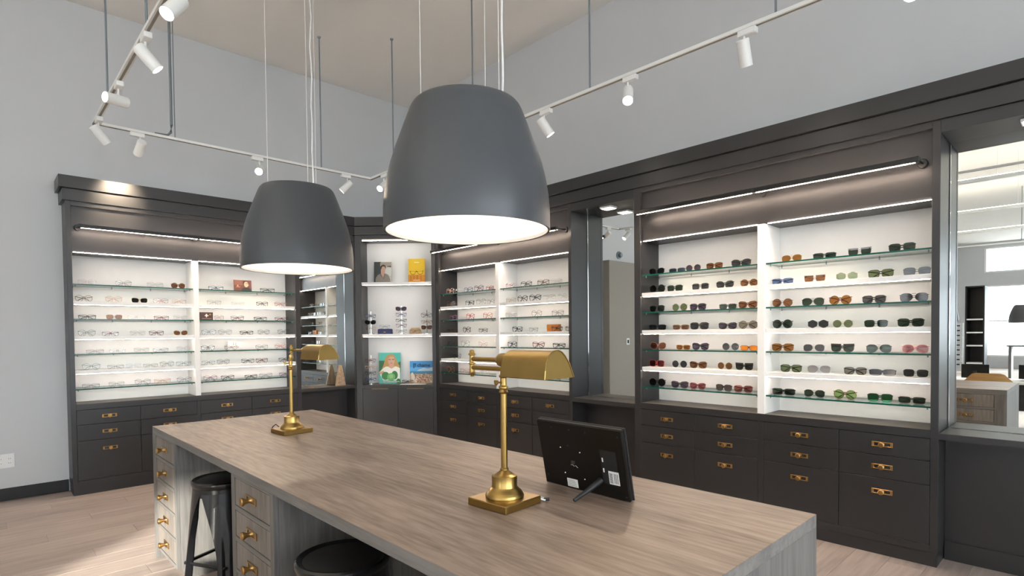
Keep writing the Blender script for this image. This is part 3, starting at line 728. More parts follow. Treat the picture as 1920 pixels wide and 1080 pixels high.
def lmat(c):
    if ('l', c) not in GM:
        GM['l', c] = pmat('lens_'+c, LM[c], .08, 1, noise=.15, nscale=4) if c in LM else thinglass('lens_'+c, [sqrt(x) for x in LC[c]], .012 if c == 'clear' else .016, .03, fr=.6)
    return GM['l', c]
SHW = dict(r='round', a='aviator', w='square', c='cat-eye', t='rectangular', o='oval', b='browline', s='wraparound', h='hexagonal')
LW = dict(silvermirror='silver mirror', bluemirror='blue mirror', orangemirror='orange mirror', greenmirror='green mirror', greenlight='pale green', smokelight='pale grey', lime='bright green', smoke='grey')
def make_glasses(code, width, loc, rz, label, group, cat=None, tilt=0):
    sh, rim, fc, lc = code.split()
    k = ('glm', sh, rim)
    if k not in CACHE:
        a, b, c, cx, zc = glasses_meshes(sh, rim)
        CACHE[k] = (a.mesh('frame_front', []), b.mesh('lens', []), c.mesh('temple', []), cx, zc)
    a, b, c, cx, zc = CACHE[k]
    def withmat(me, key, mt):
        kk = (k, key, mt.name)
        if kk not in CACHE:
            m2 = me.copy(); m2.materials.clear(); m2.materials.append(mt); CACHE[kk] = m2
        return CACHE[kk]
    t = thing('sunglasses' if lc != 'clear' else 'eyeglasses', label, cat or ('sunglasses' if lc != 'clear' else 'glasses'), loc, (tilt, 0, rz), group)
    t.scale = (width/1.0,)*3
    F_ = fmat(fc)
    obj('frame_front', withmat(a, 0, F_), t)
    for s in (1, -1): obj('lens', withmat(b, 1, lmat(lc)), t, (s*cx, .004, zc), None, (s, 1, 1))
    obj('temple', withmat(c, 2, F_), t)
    obj('temple', withmat(c, 2, F_), t, (0, .024, 0), None, (-1, 1, 1))
    return t
GLASSES = {
 'S2L': [
  [(2.496,0.14,'o K black black'), (2.315,0.137,'s K steel bluemirror'), (2.177,0.128,'r N gold violet'), (2.001,0.136,'w K tortoise brown'), (1.806,0.147,'o K black smoke')],
  [(2.494,0.157,'r K black green'), (2.332,0.148,'w K black green'), (2.117,0.146,'w K greyclear smoke'), (1.92,0.143,'o K black smoke'), (1.744,0.128,'r K tortoise brown')],
  [(2.496,0.151,'w K black green'), (2.294,0.146,'r N steel greenlight'), (2.139,0.147,'w K black violet'), (1.898,0.133,'t K olive green'), (1.753,0.145,'c K tortoise brown')],
  [(2.494,0.156,'t K black black'), (2.28,0.14,'t K honey brown'), (2.126,0.157,'w K olive smoke'), (1.901,0.14,'c K black violet'), (1.753,0.141,'r K taupe smokelight')],
  [(2.489,0.155,'o N rose brown'), (2.261,0.13,'t K honey amber'), (2.115,0.151,'c K black violet'), (1.88,0.135,'r N silver smoke'), (1.743,0.128,'t K tortoise orangemirror')],
  [(2.496,0.151,'w K red burgundy'), (2.297,0.141,'r L silver smoke'), (2.135,0.149,'c K tortoise brown'), (1.926,0.128,'r N gold brown'), (1.784,0.144,'b K black smoke')],
  [(2.496,0.152,'r K black black'), (2.288,0.151,'c K black violet'), (2.14,0.135,'c K burgundy rose'), (1.929,0.137,'w K black silvermirror'), (1.785,0.139,'w K tortoise rose')],
 ],
 'S2R': [
  [(1.455,0.134,'a N gold amber'), (1.256,0.142,'t K black green'), (1.053,0.141,'b N steel green'), (0.832,0.143,'w K black green')],
  [(1.513,0.143,'t K navy blue'), (1.314,0.136,'b N tortoise brown'), (1.122,0.128,'h L gold greenlight'), (0.938,0.144,'w K black greenlight'), (0.758,0.144,'w N gunmetal smoke')],
  [(1.516,0.14,'r N tortoise brown'), (1.323,0.147,'a N gunmetal green'), (1.16,0.139,'r K tortoise amber'), (0.973,0.137,'w K black smoke'), (0.772,0.147,'a N gunmetal smoke')],
  [(1.514,0.144,'r K gunmetal green'), (1.294,0.132,'h N gunmetal smoke'), (1.146,0.128,'r L gold greenlight'), (0.964,0.135,'w N gunmetal green'), (0.786,0.142,'w K black green')],
  [(1.511,0.149,'w K tortoise amber'), (1.314,0.139,'a N silver smoke'), (1.149,0.146,'b K black green'), (0.949,0.14,'a N gunmetal green'), (0.764,0.135,'a K rose rose')],
  [(1.457,0.147,'w K black greenlight'), (1.283,0.147,'a N silver silvermirror'), (1.074,0.134,'w K black smokelight'), (0.93,0.142,'s K gunmetal silvermirror'), (0.762,0.134,'w N black smoke')],
  [(1.507,0.158,'t K black green'), (1.313,0.137,'a N gunmetal green'), (1.131,0.142,'r K tortoise lime'), (0.94,0.14,'w K black greenmirror'), (0.78,0.142,'t K black green')],
 ],
 'LL': [
  [(0.73,0.14,'w N pink clear'), (0.995,0.13,'r N darkbrown clear'), (1.244,0.144,'w K crystal clear'), (1.432,0.128,'r K tortoise brown')],
  [(0.704,0.131,'r K tortoise clear'), (0.92,0.137,'r K peach clear'), (1.115,0.137,'c N gold black'), (1.285,0.131,'w K rose clear'), (1.438,0.128,'w K peach clear')],
  [(0.724,0.134,'t K black clear'), (0.92,0.132,'w L tortoise brown'), (1.086,0.143,'t K crystal clear'), (1.286,0.129,'t K burgundy clear'), (1.446,0.132,'w K crystal clear')],
  [(0.719,0.135,'r N black clear'), (0.887,0.129,'t K burgundy clear'), (1.095,0.134,'w K crystal clear'), (1.243,0.128,'w K burgundy clear'), (1.446,0.128,'o N gold brown')],
  [(0.774,0.138,'t N grey clear'), (0.937,0.128,'t N grey clear'), (1.121,0.13,'w K crystal clear'), (1.277,0.134,'t N gunmetal clear'), (1.466,0.128,'r N silver clear')],
  [(0.743,0.139,'r N gunmetal clear'), (0.921,0.131,'t N darkbrown clear'), (1.056,0.128,'w N silver clear'), (1.19,0.128,'t N grey clear'), (1.324,0.128,'r N gunmetal clear'), (1.462,0.136,'w N black clear')],
  [(0.737,0.134,'t N gunmetal clear'), (0.923,0.128,'w N grey clear'), (1.125,0.132,'r N black clear'), (1.283,0.144,'w K peach clear'), (1.464,0.133,'r N gunmetal clear')],
 ],
 'LR': [
  [(1.766,0.141,'t K black clear'), (2.268,0.153,'t K black clear')],
  [(1.747,0.14,'w N grey clear'), (1.974,0.138,'t N silver clear'), (2.212,0.131,'w K gunmetal clear'), (2.402,0.134,'w K rose clear')],
  [(1.962,0.134,'c K burgundy clear'), (2.19,0.141,'t K black clear'), (2.411,0.141,'t K burgundy clear')],
  [(1.693,0.138,'r N black clear'), (1.844,0.138,'r N grey clear'), (2.051,0.144,'t K black clear'), (2.226,0.131,'r N gunmetal clear'), (2.435,0.139,'r N black clear')],
  [(1.681,0.128,'r K darkbrown clear'), (1.896,0.132,'r N black clear'), (2.204,0.142,'w N gunmetal clear'), (2.396,0.128,'r K rose clear')],
  [(1.685,0.128,'w N gunmetal clear'), (1.819,0.128,'r N darkbrown clear'), (2.058,0.133,'c K black clear'), (2.198,0.135,'w K burgundy clear'), (2.435,0.128,'w K black clear')],
  [(1.696,0.131,'r K plum clear'), (1.86,0.132,'w K black clear'), (2.087,0.134,'t K black clear'), (2.237,0.139,'w N gunmetal clear'), (2.442,0.128,'w K plum clear')],
 ],
 'CL': [
  [(5.219,0.158,'r K peach clear'), (5.057,0.154,'w K crystal clear'), (4.89,0.158,'w K navy clear'), (4.706,0.158,'r K plum clear'), (4.529,0.134,'w K red clear')],
  [(5.219,0.158,'r K tortoise clear'), (4.86,0.158,'w K black clear'), (4.672,0.158,'r N grey clear'), (4.522,0.128,'r N gunmetal clear')],
  [(5.166,0.158,'w K plum clear'), (4.873,0.158,'r K red clear'), (4.573,0.158,'r K rose clear')],
  [(5.219,0.158,'t K darkbrown clear'), (4.934,0.158,'r K darkbrown clear'), (4.652,0.158,'t K taupe clear')],
  [(5.219,0.158,'r K gunmetal clear'), (4.952,0.158,'r N darkbrown clear'), (4.653,0.158,'r N rose clear')],
  [(5.121,0.158,'r N gunmetal clear')],
  [(5.219,0.158,'r K tortoise clear'), (4.974,0.158,'w N rose clear'), (4.643,0.158,'w K crystal clear')],
 ],
 'CR': [
  [(4.203,0.134,'r K pink clear'), (3.98,0.158,'w K black clear'), (3.752,0.158,'w K tortoise clear'), (3.577,0.149,'w K crystal clear')],
  [(4.205,0.156,'w N gold clear'), (4.042,0.158,'r K darkbrown clear'), (3.856,0.156,'r K black clear'), (3.665,0.158,'w K crystal clear'), (3.503,0.128,'r K crystal clear')],
  [(4.204,0.158,'w K crystal clear'), (3.849,0.158,'r N tortoise clear'), (3.567,0.158,'w N darkbrown clear')],
  [(4.115,0.158,'w K black clear'), (3.88,0.128,'w N grey clear')],
  [(4.198,0.158,'w K black clear'), (3.816,0.158,'c K burgundy clear'), (3.557,0.158,'t K gunmetal clear')],
  [],
  [(3.911,0.158,'r N darkbrown clear'), (3.616,0.158,'w K black clear')],
 ],
}

SHELF_TOP = [GZ[0]+.005, WZ[0]+.03, GZ[1]+.005, WZ[1]+.03, GZ[2]+.005, WZ[2]+.03, GZ[3]+.005]
SHELF_NAME = ['top glass shelf', 'top white shelf', 'second glass shelf', 'middle white shelf', 'third glass shelf', 'lowest white shelf', 'bottom glass shelf']
BAY = dict(LL="left cabinet's left half", LR="left cabinet's right half", CL="cabinet behind lamp, left half", CR="cabinet behind lamp, right half", S2L="sunglasses cabinet's left half", S2R="sunglasses cabinet's right half")
GRP = dict(LL='eyewear in the left cabinet', LR='eyewear in the left cabinet', CL='eyewear in the cabinet behind the lamp', CR='eyewear in the cabinet behind the lamp', S2L='sunglasses in the right cabinet', S2R='sunglasses in the right cabinet')
rg = random.Random(5)
for bay, rws in GLASSES.items():
    for ri, row in enumerate(rws):
        for k, (pos, wd, code) in enumerate(row):
            sh, rim, fc, lc = code.split()
            dsc = '%s %s %s' % (FW[fc], SHW[sh], 'sunglasses' if lc != 'clear' else 'glasses')
            where = 'alone' if len(row) == 1 else ('leftmost' if k == 0 else 'rightmost' if k == len(row)-1 else ORD[k]+' from left')
            lab = '%s, %s, %s, %s' % (dsc, where, SHELF_NAME[ri], BAY[bay])
            z = SHELF_TOP[ri]+.0004; dd = .10+rg.uniform(-.008, .008); ang = rg.uniform(-.12, .12)
            if bay[0] == 'L': make_glasses(code, wd, (pos, YL+dd, z), ang, lab, GRP[bay])
            else: make_glasses(code, wd, (XR+dd, pos, z), ROT_R+ang, lab, GRP[bay])

# ------------------------------------------------------------------ cards, boxes and stands on the shelves
def poster(name, label, cat, loc, rz, w, h, base, shapes, lean=.08, text=None, thick=.004):
    """upright printed card: board plus flat print shapes (polygons in 0..1 card coordinates)"""
    t = thing(name, label, cat, loc, (-lean, 0, rz))
    bxc('board', cmat(base), t, (-w/2, w/2, 0, thick, 0, h), .0004) if False else MB().box(-w/2, w/2, 0, thick, 0, h).build('board', cmat(base), t)
    mats, mb = [], MB(); lev = 0
    for col, pts in shapes:
        m_ = cmat(col)
        if m_ not in mats: mats.append(m_)
        lev += 1; yy = -.00012*lev
        mb.poly([((x-.5)*w, yy, z*h) for x, z in pts], mats.index(m_))
    if shapes: mb.build('print', mats, t, recalc=False)
    for tx in (text or []):
        s, size, x, z, col = tx
        me = text_mesh(s, size, cmat(col)); obj('lettering', me, t, ((x-.5)*w, -.00012*(lev+3), z*h), (pi/2, 0, 0))
    return t
def ellp(cx, cz, rx, rz, n=18, a0=0, a1=2*pi): return [(cx+rx*cos(a0+(a1-a0)*i/n), cz+rz*sin(a0+(a1-a0)*i/n)) for i in range(n)]
def rect(a, b, c, d): return [(a, c), (b, c), (b, d), (a, d)]
cn = Vector((1, 1, 0))/sqrt(2); cT = Vector((1, -1, 0))/sqrt(2)
def corner(s, d, z): return Vector((A[0], A[1], 0)) + cT*s + cn*d + Vector((0, 0, z))
Z_1, Z_2, Z_3 = CZ[0]+.0003, CZ[1]+.0003, .7633
skin = (.55, .33, .24)
poster('photo_card', 'photo card of a person in grey shirt, on corner shelf', 'poster', corner(.277, .19, Z_1), ROT_C, .21, .262, (.50, .49, .43), [
 ((.035, .045, .04), rect(0, .40, 0, 1)), ((.35, .31, .24), rect(.35, 1, .80, .97)), ((.62, .62, .58), rect(.62, 1, .35, .72)), ((.02, .02, .02), [(.70, .78), (.98, .75), (.98, .81), (.76, .80)]),
 ((.24, .205, .175), [(.08, 0), (.10, .25), (.22, .40), (.40, .47), (.62, .47), (.82, .40), (.93, .2), (.94, 0)]),
 (skin, [(.42, .60), (.64, .60), (.62, .42), (.52, .26), (.40, .42)]), ((.03, .022, .018), ellp(.53, .74, .155, .13)), (skin, ellp(.54, .67, .115, .125)),
 ((.03, .022, .018), [(.40, .74), (.44, .83), (.60, .84), (.68, .75), (.62, .78), (.48, .79)]), ((.16, .13, .11), [(.30, .42), (.52, .22), (.56, .20), (.40, .46)]), ((.16, .13, .11), [(.66, .46), (.56, .20), (.52, .22), (.60, .45)])])
poster('advert_card', 'yellow advert card with spectacles drawing, on corner shelf', 'poster', corner(.69, .17, Z_1), ROT_C, .20, .29, (.80, .52, .012), [
 ((.62, .25, .01), rect(0, 1, 0, .34)), ((.45, .17, .01), rect(.12, .20, .08, .30)), ((.45, .17, .01), rect(.3, .36, .08, .32)), ((.45, .17, .01), rect(.5, .58, .1, .32)), ((.45, .17, .01), rect(.74, .8, .1, .3)),
 ((.85, .75, .5), rect(.36, .66, .83, .87)), ((.85, .6, .4), rect(.3, .7, .10, .13)), ((.05, .04, .02), ellp(.28, .42, .16, .075)), ((.80, .52, .012), ellp(.28, .425, .14, .062)),
 ((.05, .04, .02), ellp(.72, .42, .16, .075)), ((.80, .52, .012), ellp(.72, .425, .14, .062)), ((.05, .04, .02), rect(.42, .58, .455, .475)), ((.04, .03, .02), ellp(.12, .48, .03, .02)), ((.04, .03, .02), ellp(.5, .475, .05, .02)), ((.04, .03, .02), ellp(.88, .49, .03, .02))], lean=.05)
hair = (.42, .26, .09)
poster('advert_card', 'teal poster of a blonde person holding green cabbages', 'poster', corner(.345, .19, Z_3), ROT_C, .262, .372, (.07, .44, .38), [
 ((.035, .14, .06), rect(0, .3, .30, .74)), ((.04, .16, .07), [(.7, .35), (1, .35), (1, .72), (.85, .66)]), ((.09, .38, .34), rect(0, 1, 0, .12)),
 (hair, [(.10, .42), (.22, .62), (.30, .86), (.45, .95), (.62, .95), (.75, .86), (.86, .68), (.95, .56), (.88, .42)]),
 ((.75, .75, .70), [(0, .36), (.2, .50), (.32, .55), (.8, .55), (.97, .50), (.97, .10), (.2, .10)]), (skin, [(.48, .62), (.68, .62), (.72, .53), (.58, .48), (.44, .53)]), (skin, ellp(.57, .74, .155, .165)),
 (hair, [(.40, .78), (.42, .90), (.58, .94), (.72, .88), (.75, .76), (.70, .86), (.52, .88)]), ((.12, .10, .09), rect(.44, .54, .765, .79)), ((.12, .10, .09), rect(.60, .71, .765, .79)), ((.45, .12, .10), rect(.52, .62, .645, .665)),
 (skin, [(0, .36), (.2, .42), (.30, .33), (.26, .28), (.02, .31)]), ((.04, .19, .055), ellp(.30, .25, .18, .13)), ((.035, .17, .05), ellp(.72, .27, .15, .14)), ((.13, .38, .13), ellp(.56, .21, .19, .13)), ((.22, .48, .2), ellp(.56, .23, .1, .07)),
 ((.04, .16, .05), ellp(.9, .08, .1, .08)), ((.6, .6, .58), rect(.2, .95, .055, .07))], text=[('tease?', .030, .17, .91, (.8, .85, .82))] if False else [], lean=.06)
poster('advert_card', 'blue poster of a seaside town with dark lettering', 'poster', corner(.725, .19, Z_3), ROT_C, .275, .268, (.05, .28, .60), [
 ((.09, .36, .68), rect(0, 1, .48, .72)), ((.45, .58, .68), [(.4, .62), (.6, .70), (.8, .66), (1, .72), (1, .55), (.3, .55)]), ((.05, .20, .33), rect(0, 1, .42, .54)),
 ((.42, .30, .20), rect(0, 1, 0, .42)), ((.55, .52, .45), [(.05, .45), (.12, .5), (.22, .30), (.3, .02), (.08, .08)])] +
 [(random.choice([(.45, .08, .05), (.60, .50, .36), (.25, .10, .05), (.65, .35, .12), (.14, .11, .09), (.70, .66, .58)]), rect(x, x+.05, z, z+.045)) for x, z in [(random.uniform(.2, .93), random.uniform(.02, .40)) for _ in range(70)]],
 text=[('[f chame', .060, .52, .74, (.01, .03, .10))], lean=.06)
# flat white leaflet on the corner counter
t = thing('leaflet', 'white leaflet lying flat before the seaside poster', 'paper', corner(.66, .075, Z_3), (0, 0, ROT_C)); MB().box(-.16, .14, -.05, .05, 0, .002).build('sheet', 'paper', t)
make_glasses('w K black clear', .14, corner(.575, .135, Z_3), ROT_C+.1, 'black glasses lying between the two posters on corner counter', 'eyewear in the corner cabinet')
make_glasses('r L silver clear', .15, corner(.37, .10, Z_3), ROT_C, 'thin clear glasses in front of teal cabbage poster', 'eyewear in the corner cabinet')

def eyewear_stand(label, s, d, z, codes, h, labels, zs, off=0):
    t = thing('eyewear_stand', label, 'stand', corner(s, d, z), (0, 0, ROT_C), 'eyewear stands in the corner cabinet')
    MB().lathe([(0, 0), (.042, 0), (.042, .004), (.006, .007), (0, .007)], 24).build('foot', 'chrome', t)
    MB().tube([(0, .012, .004), (0, .012, h)], .004, 8).build('rod', 'chrome', t)
    MB().lathe([(0, h-.002), (.006, h), (.004, h+.012), (0, h+.018)], 10, (0, .012)).build('finial', 'chrome', t)
    for zz in zs: MB().tube([(-.016, .009, zz+.018), (0, -.004, zz+.024), (.016, .009, zz+.018)], .0025, 6).build('nose_rest', 'chrome', t)
    for c, l, zz in zip(codes, labels, zs):
        make_glasses(c, .138, corner(s, d-.014, z+zz), ROT_C, l, 'eyewear on stands in the corner cabinet')
nm = lambda a, b: '%s on the %s' % (a, b)
eyewear_stand('chrome stand holding three glasses left of blue case', .15, .10, Z_2, ['w K navy clear', 'o K black black', 'w N rose clear'], .27,
 [nm('navy glasses, topmost', 'stand left of blue case'), nm('black oval sunglasses, middle', 'stand left of blue case'), nm('rose metal glasses, lowest', 'stand left of blue case')], [.19, .115, .045])
eyewear_stand('chrome stand holding five glasses between two cases', .508, .14, Z_2, ['o K black violet', 'w K navy clear', 't K black clear', 'w K plum clear', 't K steel clear'], .33,
 [nm(x, 'stand between two cases') for x in ('black oval sunglasses at the top', 'navy square glasses, second down', 'black rectangular glasses in the middle', 'plum square glasses, fourth down', 'steel blue glasses at the bottom')], [.272, .205, .14, .075, .015])
eyewear_stand('chrome stand holding three glasses right of beige case', .812, .13, Z_2, ['r K tortoise clear', 't K honey clear', 'c K darkbrown brown'], .27,
 [nm(x, 'stand right of beige case') for x in ('round tortoiseshell glasses at the top', 'honey brown glasses in the middle', 'dark brown cat-eye sunglasses at the bottom')], [.19, .12, .05])
eyewear_stand('chrome stand holding four glasses beside the teal poster', .142, .10, Z_3, ['w K burgundy clear', 't K peach clear', 'w K gunmetal clear', 'w K navy clear'], .34,
 [nm(x, 'stand beside teal poster') for x in ('burgundy glasses at the top', 'peach glasses, second down', 'gunmetal glasses, third down', 'navy glasses at the bottom')], [.26, .185, .11, .035])
def case(label, s, d, z, w, h, dep, col, topw):
    t = thing('eyewear_case', label, 'case', corner(s, d, z), (0, 0, ROT_C))
    mb = MB(); pts = [(-w/2, 0), (w/2, 0), (topw/2, h*.9), (topw/2-.01, h), (-topw/2+.01, h), (-topw/2, h*.9)]
    mb.prism(pts, 1, -dep/2, dep/2); bmesh.ops.bevel(mb.bm, geom=list(mb.bm.edges), offset=.004, segments=2, affect='EDGES')
    mb.build('case_body', cmat(col, .6), t); MB().box(-.012, .012, -dep/2-.0006, -dep/2+.001, h*.35, h*.45).build('badge', 'brasspull', t)
case('navy blue glasses case on the corner shelf', .318, .115, Z_2, .172, .062, .06, (.022, .028, .10), .165)
case('beige tapered glasses case on the corner shelf', .68, .115, Z_2, .15, .072, .06, (.50, .36, .20), .105)
make_glasses('w N rose clear', .135, corner(.318, .085, Z_2+.0625), ROT_C, 'pale blue lensed glasses resting on the navy case', 'eyewear on cases') if False else make_glasses('w K steel clear', .135, corner(.318, .09, Z_2+.0624), ROT_C, 'steel blue glasses resting on top of navy case', 'eyewear on cases')
make_glasses('r K tortoise clear', .135, corner(.68, .075, Z_2+.0004), ROT_C, 'round tortoiseshell glasses leaning on the beige case', 'eyewear on cases')

# cards and boxes among the left cabinet's glasses
poster('advert_card', 'dark brown photo card on top glass shelf, left cabinet', 'poster', (2.03, YL+.12, SHELF_TOP[0]+.0004), 0, .175, .118, (.10, .035, .028), [
 ((.17, .065, .045), rect(.03, .5, .55, .97)), ((.022, .022, .022), [(.42, 0), (.45, .25), (.60, .36), (.80, .36), (.97, .2), (.97, 0)]), ((.03, .02, .016), ellp(.66, .78, .14, .16)), ((.60, .36, .26), ellp(.70, .63, .12, .24)), ((.02, .02, .02), rect(.66, .82, .70, .735)),
 ((.60, .36, .26), [(.79, .64), (.86, .56), (.79, .52)]), ((.45, .22, .12), ellp(.22, .5, .05, .07)), ((.35, .2, .1), rect(.13, .36, .36, .42))])
poster('display_block', 'dark block with white cross emblem, left cabinet glass shelf', 'sign', (1.672, YL+.09, SHELF_TOP[2]+.0004), 0, .118, .078, (.035, .012, .010), [
 ((.75, .66, .58), [(.44, .78), (.56, .78), (.54, .62), (.66, .60), (.66, .52), (.54, .50), (.52, .34), (.48, .34), (.46, .50), (.36, .52), (.36, .60), (.46, .62)]), ((.30, .16, .09), rect(.14, .88, .16, .24)), ((.22, .16, .05), ellp(.78, .72, .08, .1))], lean=0, thick=.02)
make_glasses('r N rose clear', .13, (1.80, YL+.13, SHELF_TOP[2]+.0004), .5, 'rose metal glasses just right of the cross emblem block', 'eyewear in the left cabinet')
poster('brand_sign', 'clear white sign with grey letters, left cabinet glass shelf', 'sign', (1.945, YL+.14, SHELF_TOP[4]+.0004), 0, .135, .085, (.74, .72, .70), [
 ((.32, .30, .30), rect(.38, .43, .58, .92)), ((.32, .30, .30), rect(.55, .60, .58, .92)), ((.45, .42, .42), rect(.43, .55, .73, .77))], lean=0, text=[('EASTLINE', .019, .5, .26, (.38, .36, .36))])
# orange block with glasses leaning on it, cabinet behind the lamp
t = thing('display_block', 'orange amber block on middle white shelf behind the lamp', 'block', (XR+.11, 3.645, SHELF_TOP[3]+.0004), (0, 0, ROT_R))
MB().box(-.075, .075, 0, .045, 0, .068, bev=.003).build('block', pmat('amber_resin', (.52, .17, .02), .25, noise=.5, nscale=30), t)
make_glasses('w K black clear', .142, (XR+.075, 3.555, SHELF_TOP[3]+.0004), ROT_R, 'black glasses in front of the orange amber block', 'eyewear in the cabinet behind the lamp')
make_glasses('w K black clear', .135, (XR+.10, 3.405, SHELF_TOP[3]+.0004), ROT_R, 'black glasses right of orange block, beside the mirror niche', 'eyewear in the cabinet behind the lamp')
make_glasses('t K crystal clear', .14, (XR+.12, 3.44, SHELF_TOP[5]+.0004), ROT_R, 'clear glasses on lowest white shelf above brass lamp shade', 'eyewear in the cabinet behind the lamp')

# wooden tree ornament on the left mirror ledge
t = thing('tree_ornament', 'small wooden tree ornament on the left mirror ledge', 'ornament', (3.085, YL+.105, .7663), (0, 0, .25))
mb = MB(); mb.prism([(-.062, 0), (.062, 0), (.046, .075), (.050, .08), (.034, .13), (.037, .135), (.010, .235), (-.008, .238), (-.034, .135), (-.032, .13), (-.048, .08), (-.046, .075)], 1, -.018, .018)
mb.build('body', wood('birch_wood', (.40, .26, .15), (.58, .42, .28), 2, 6, 60, .7), t)
zz = [(-.05, .03), (.045, .055), (-.045, .085), (.038, .105), (-.036, .135), (.028, .155), (-.02, .18)]
MB().tube([(x, -.0195, z) for x, z in zz], .0026, 6).build('twine', pmat('brown_twine', (.13, .07, .035), .9, noise=.2), t)
t = thing('ledge_disc', 'small flat tan disc on the left mirror ledge', 'ornament', (2.72, YL+.08, .7663)); MB().lathe([(0, 0), (.03, 0), (.03, .004), (.026, .006), (0, .006)], 20).build('disc', 'chairwood', t)  # flat tan disc set on the ledge

# ------------------------------------------------------------------ the rest of the shop, seen in the right mirror
t = thing('office_chair', 'tan plywood-backed chair seen in the right mirror', 'chair', (-.72, .98, 0))
mb = MB(); nseg = 12; rows_ = []
for i in range(nseg+1):
    a = -1+2*i/nseg; yy = .235*a; xx = .03*(1-a*a); zt_ = .80-.10*max(0, abs(a)-.62)/.38; rows_.append((xx, yy, zt_))
V = [[mb.bm.verts.new((x+dx, y, z)) for x, y, z in [(r[0], r[1], .50), (r[0], r[1], r[2])]] for dx in (0, .012) for r in rows_]
n1 = nseg+1
for i in range(nseg):
    for o_ in (0, n1): f = mb.bm.faces.new((V[o_+i][0], V[o_+i+1][0], V[o_+i+1][1], V[o_+i][1])); f.smooth = True
    mb.bm.faces.new((V[i][1], V[i+1][1], V[n1+i+1][1], V[n1+i][1])); mb.bm.faces.new((V[i][0], V[n1+i][0], V[n1+i+1][0], V[i+1][0]))
for i in (0, nseg): mb.bm.faces.new((V[i][0], V[i][1], V[n1+i][1], V[n1+i][0]))
mb.build('backrest', 'chairwood', t)
MB().lathe([(0, .43), (.20, .43), (.225, .445), (.22, .47), (.18, .48), (0, .48)], 28, (-.2, 0)).build('seat', 'rubber', t)
MB().tube([(-.02, 0, .52), (.01, 0, .46), (-.08, 0, .43)], .014, 8).build('back_bracket', 'chrome', t)
MB().tube([(-.2, 0, .43), (-.2, 0, .09)], .022, 12).build('post', 'chrome', t)
for k in range(5):
    a = 2*pi*k/5; MB().tube([(-.2, 0, .09), (-.2+.27*cos(a), .27*sin(a), .06)], [.018, .011], 8).build('leg', 'chrome', t)
    MB().lathe([(0, -.012), (.028, -.012), (.028, .012), (0, .012)], 14, (-.2+.27*cos(a), .029), axis=1, off=.27*sin(a)).build('caster', 'rubber', t)
dk = thing('office_desk', 'white office desk seen in the right mirror', 'desk', (-1.75, 1.1, 0))
bxc('desktop', 'deskwhite', dk, (-.4, .4, -1.2, .75, .625, .65), .002); bxc('modesty_panel', 'dark', dk, (.30, .32, -1.18, .73, .28, .624))
for y in (-1.18, .71): bxc('leg_panel', 'deskwhite', dk, (-.38, .38, y, y+.02, 0, .625))
def monitor(label, x, y, rz, w=.27):
    t = thing('monitor', label, 'monitor', (x, y, .6503), (0, 0, rz))
    bxc('panel', 'blackplastic', t, (-.012, .012, -w/2, w/2, .02, .21), .003); bxc('screen', 'screen', t, (-.0128, -.0121, -w/2+.01, w/2-.01, .03, .2))
    bxc('neck', 'rubber', t, (.012, .03, -.02, .02, .003, .12)); bxc('foot', 'rubber', t, (-.05, .06, -.08, .08, 0, .004))
monitor('black monitor behind tan chair seen in the mirror', -1.65, 1.22, 0, .30); monitor('second black monitor right of tan chair in mirror', -1.75, .66, .5)
tu = thing('tall_display_unit', 'tall black display unit with white shelves seen in mirror', 'display unit', (-8.7, 2.08, 0))
bxc('side_panel', 'black', tu, (0, .5, .10, .13, 0, 2.3)); bxc('side_panel', 'black', tu, (0, .5, -.22, -.19, 0, 2.3)); bxc('back_panel', 'black', tu, (0, .02, -.19, .10, 0, 2.3)); bxc('top', 'black', tu, (0, .5, -.22, .13, 2.3, 2.33))
for z in (.55, .95, 1.25, 1.55): bxc('shelf', 'white', tu, (.02, .52, -.19, .10, z, z+.03))
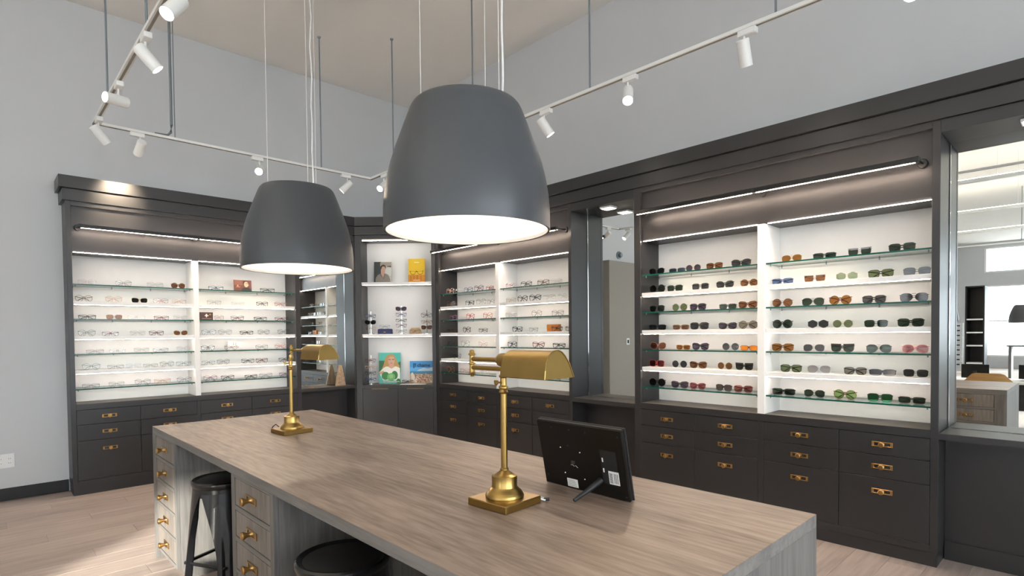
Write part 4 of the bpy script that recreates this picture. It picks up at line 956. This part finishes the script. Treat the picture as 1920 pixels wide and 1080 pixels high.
for p_, z_, lb in (((-6.0, 1.04, 1.457), .31, 'graphite pendant at right edge of the mirror view'), ((-8.6, 2.60, 1.555), .31, 'graphite pendant behind tall unit in mirror view')):
    t = thing('pendant_lamp', lb, 'lamp', p_); k_ = .72
    MB().lathe([(.302*k_, .001), (.31*k_, 0), (.3098*k_, .078*k_), (.295*k_, .19*k_), (.264*k_, .30*k_), (.212*k_, .437*k_), (.18*k_, .4695*k_), (0, .4695*k_)], 40).build('shade', 'pendant', t)
    MB().lathe([(0, .02), (.295*k_, .02), (.295*k_, .024), (0, .024)], 40, smooth=False).build('diffuser', 'pendantin', t)
    MB().tube([(0, 0, .4695*k_), (0, 0, ZC-p_[2])], .003, 6).build('power_cord', 'wire', t)
rk = thing('eyewear_rack', 'white wall rack of eyewear seen far off in mirror', 'display unit', (-9.4, 2.75, 0))
bxc('body', 'white', rk, (0, .05, -.35, .35, .3, 1.5))
for k in range(9):
    bxc('shelf', 'white', rk, (.05, .14, -.34, .34, .42+.12*k, .43+.12*k))
    for j in range(5): bxc('frame_slot', 'dark', rk, (.05, .052, -.29+.125*j, -.20+.125*j, .455+.12*k, .485+.12*k))
lg = thing('side_counter', 'low grey counter under the far windows in mirror', 'counter', (-12.0, .6, 0))
bxc('top', 'table_edge', lg, (-.3, .3, -2.2, 1.2, .86, .90), .002)
for y in (-2.1, .55, 1.1): bxc('support', 'table_z', lg, (-.25, .25, y, y+.06, 0, .86))
for k_, (x_, y_) in enumerate(((-1.6, 1.0), (-4.2, 1.0), (-6.8, 1.0))):  # glowing bars added to bounce warm light off the ceiling
    t = thing('added_uplight', '%s added white uplight bar, counted from the mirror' % ORD[k_], 'light', (x_, y_, 3.35), (0, 0, 0), 'added ceiling uplights')
    bxc('housing', 'trackwhite', t, (-.03, .03, -3, 3, 0, .05), .003); bxc('lens', 'linear', t, (-.026, .026, -2.99, 2.99, .0502, .056))
    for y in (-2.8, 0, 2.8): MB().tube([(0, y, .05), (0, y, ZC-3.35)], .0016, 6).build('suspension_wire', 'wire', t)
t = thing('light_track', 'second white ceiling track seen in the right mirror', 'light track', (-5, 3.9, 3.05))
bxc('rail', 'trackwhite', t, (-3, 3, -.018, .018, 0, .02)); 
for x in (-2.5, 0, 2.5): MB().tube([(x, 0, .02), (x, 0, ZC-3.05)], .0065, 8).build('drop_rod', 'steel', t)
t = thing('light_track', 'third white ceiling track crossing the mirror view', 'light track', (-7.5, 1.2, 3.15))
bxc('rail', 'trackwhite', t, (-.018, .018, -2.5, 2.5, 0, .02))
for y in (-2, 0, 2): MB().tube([(0, y, .02), (0, y, ZC-3.15)], .0065, 8).build('drop_rod', 'steel', t)
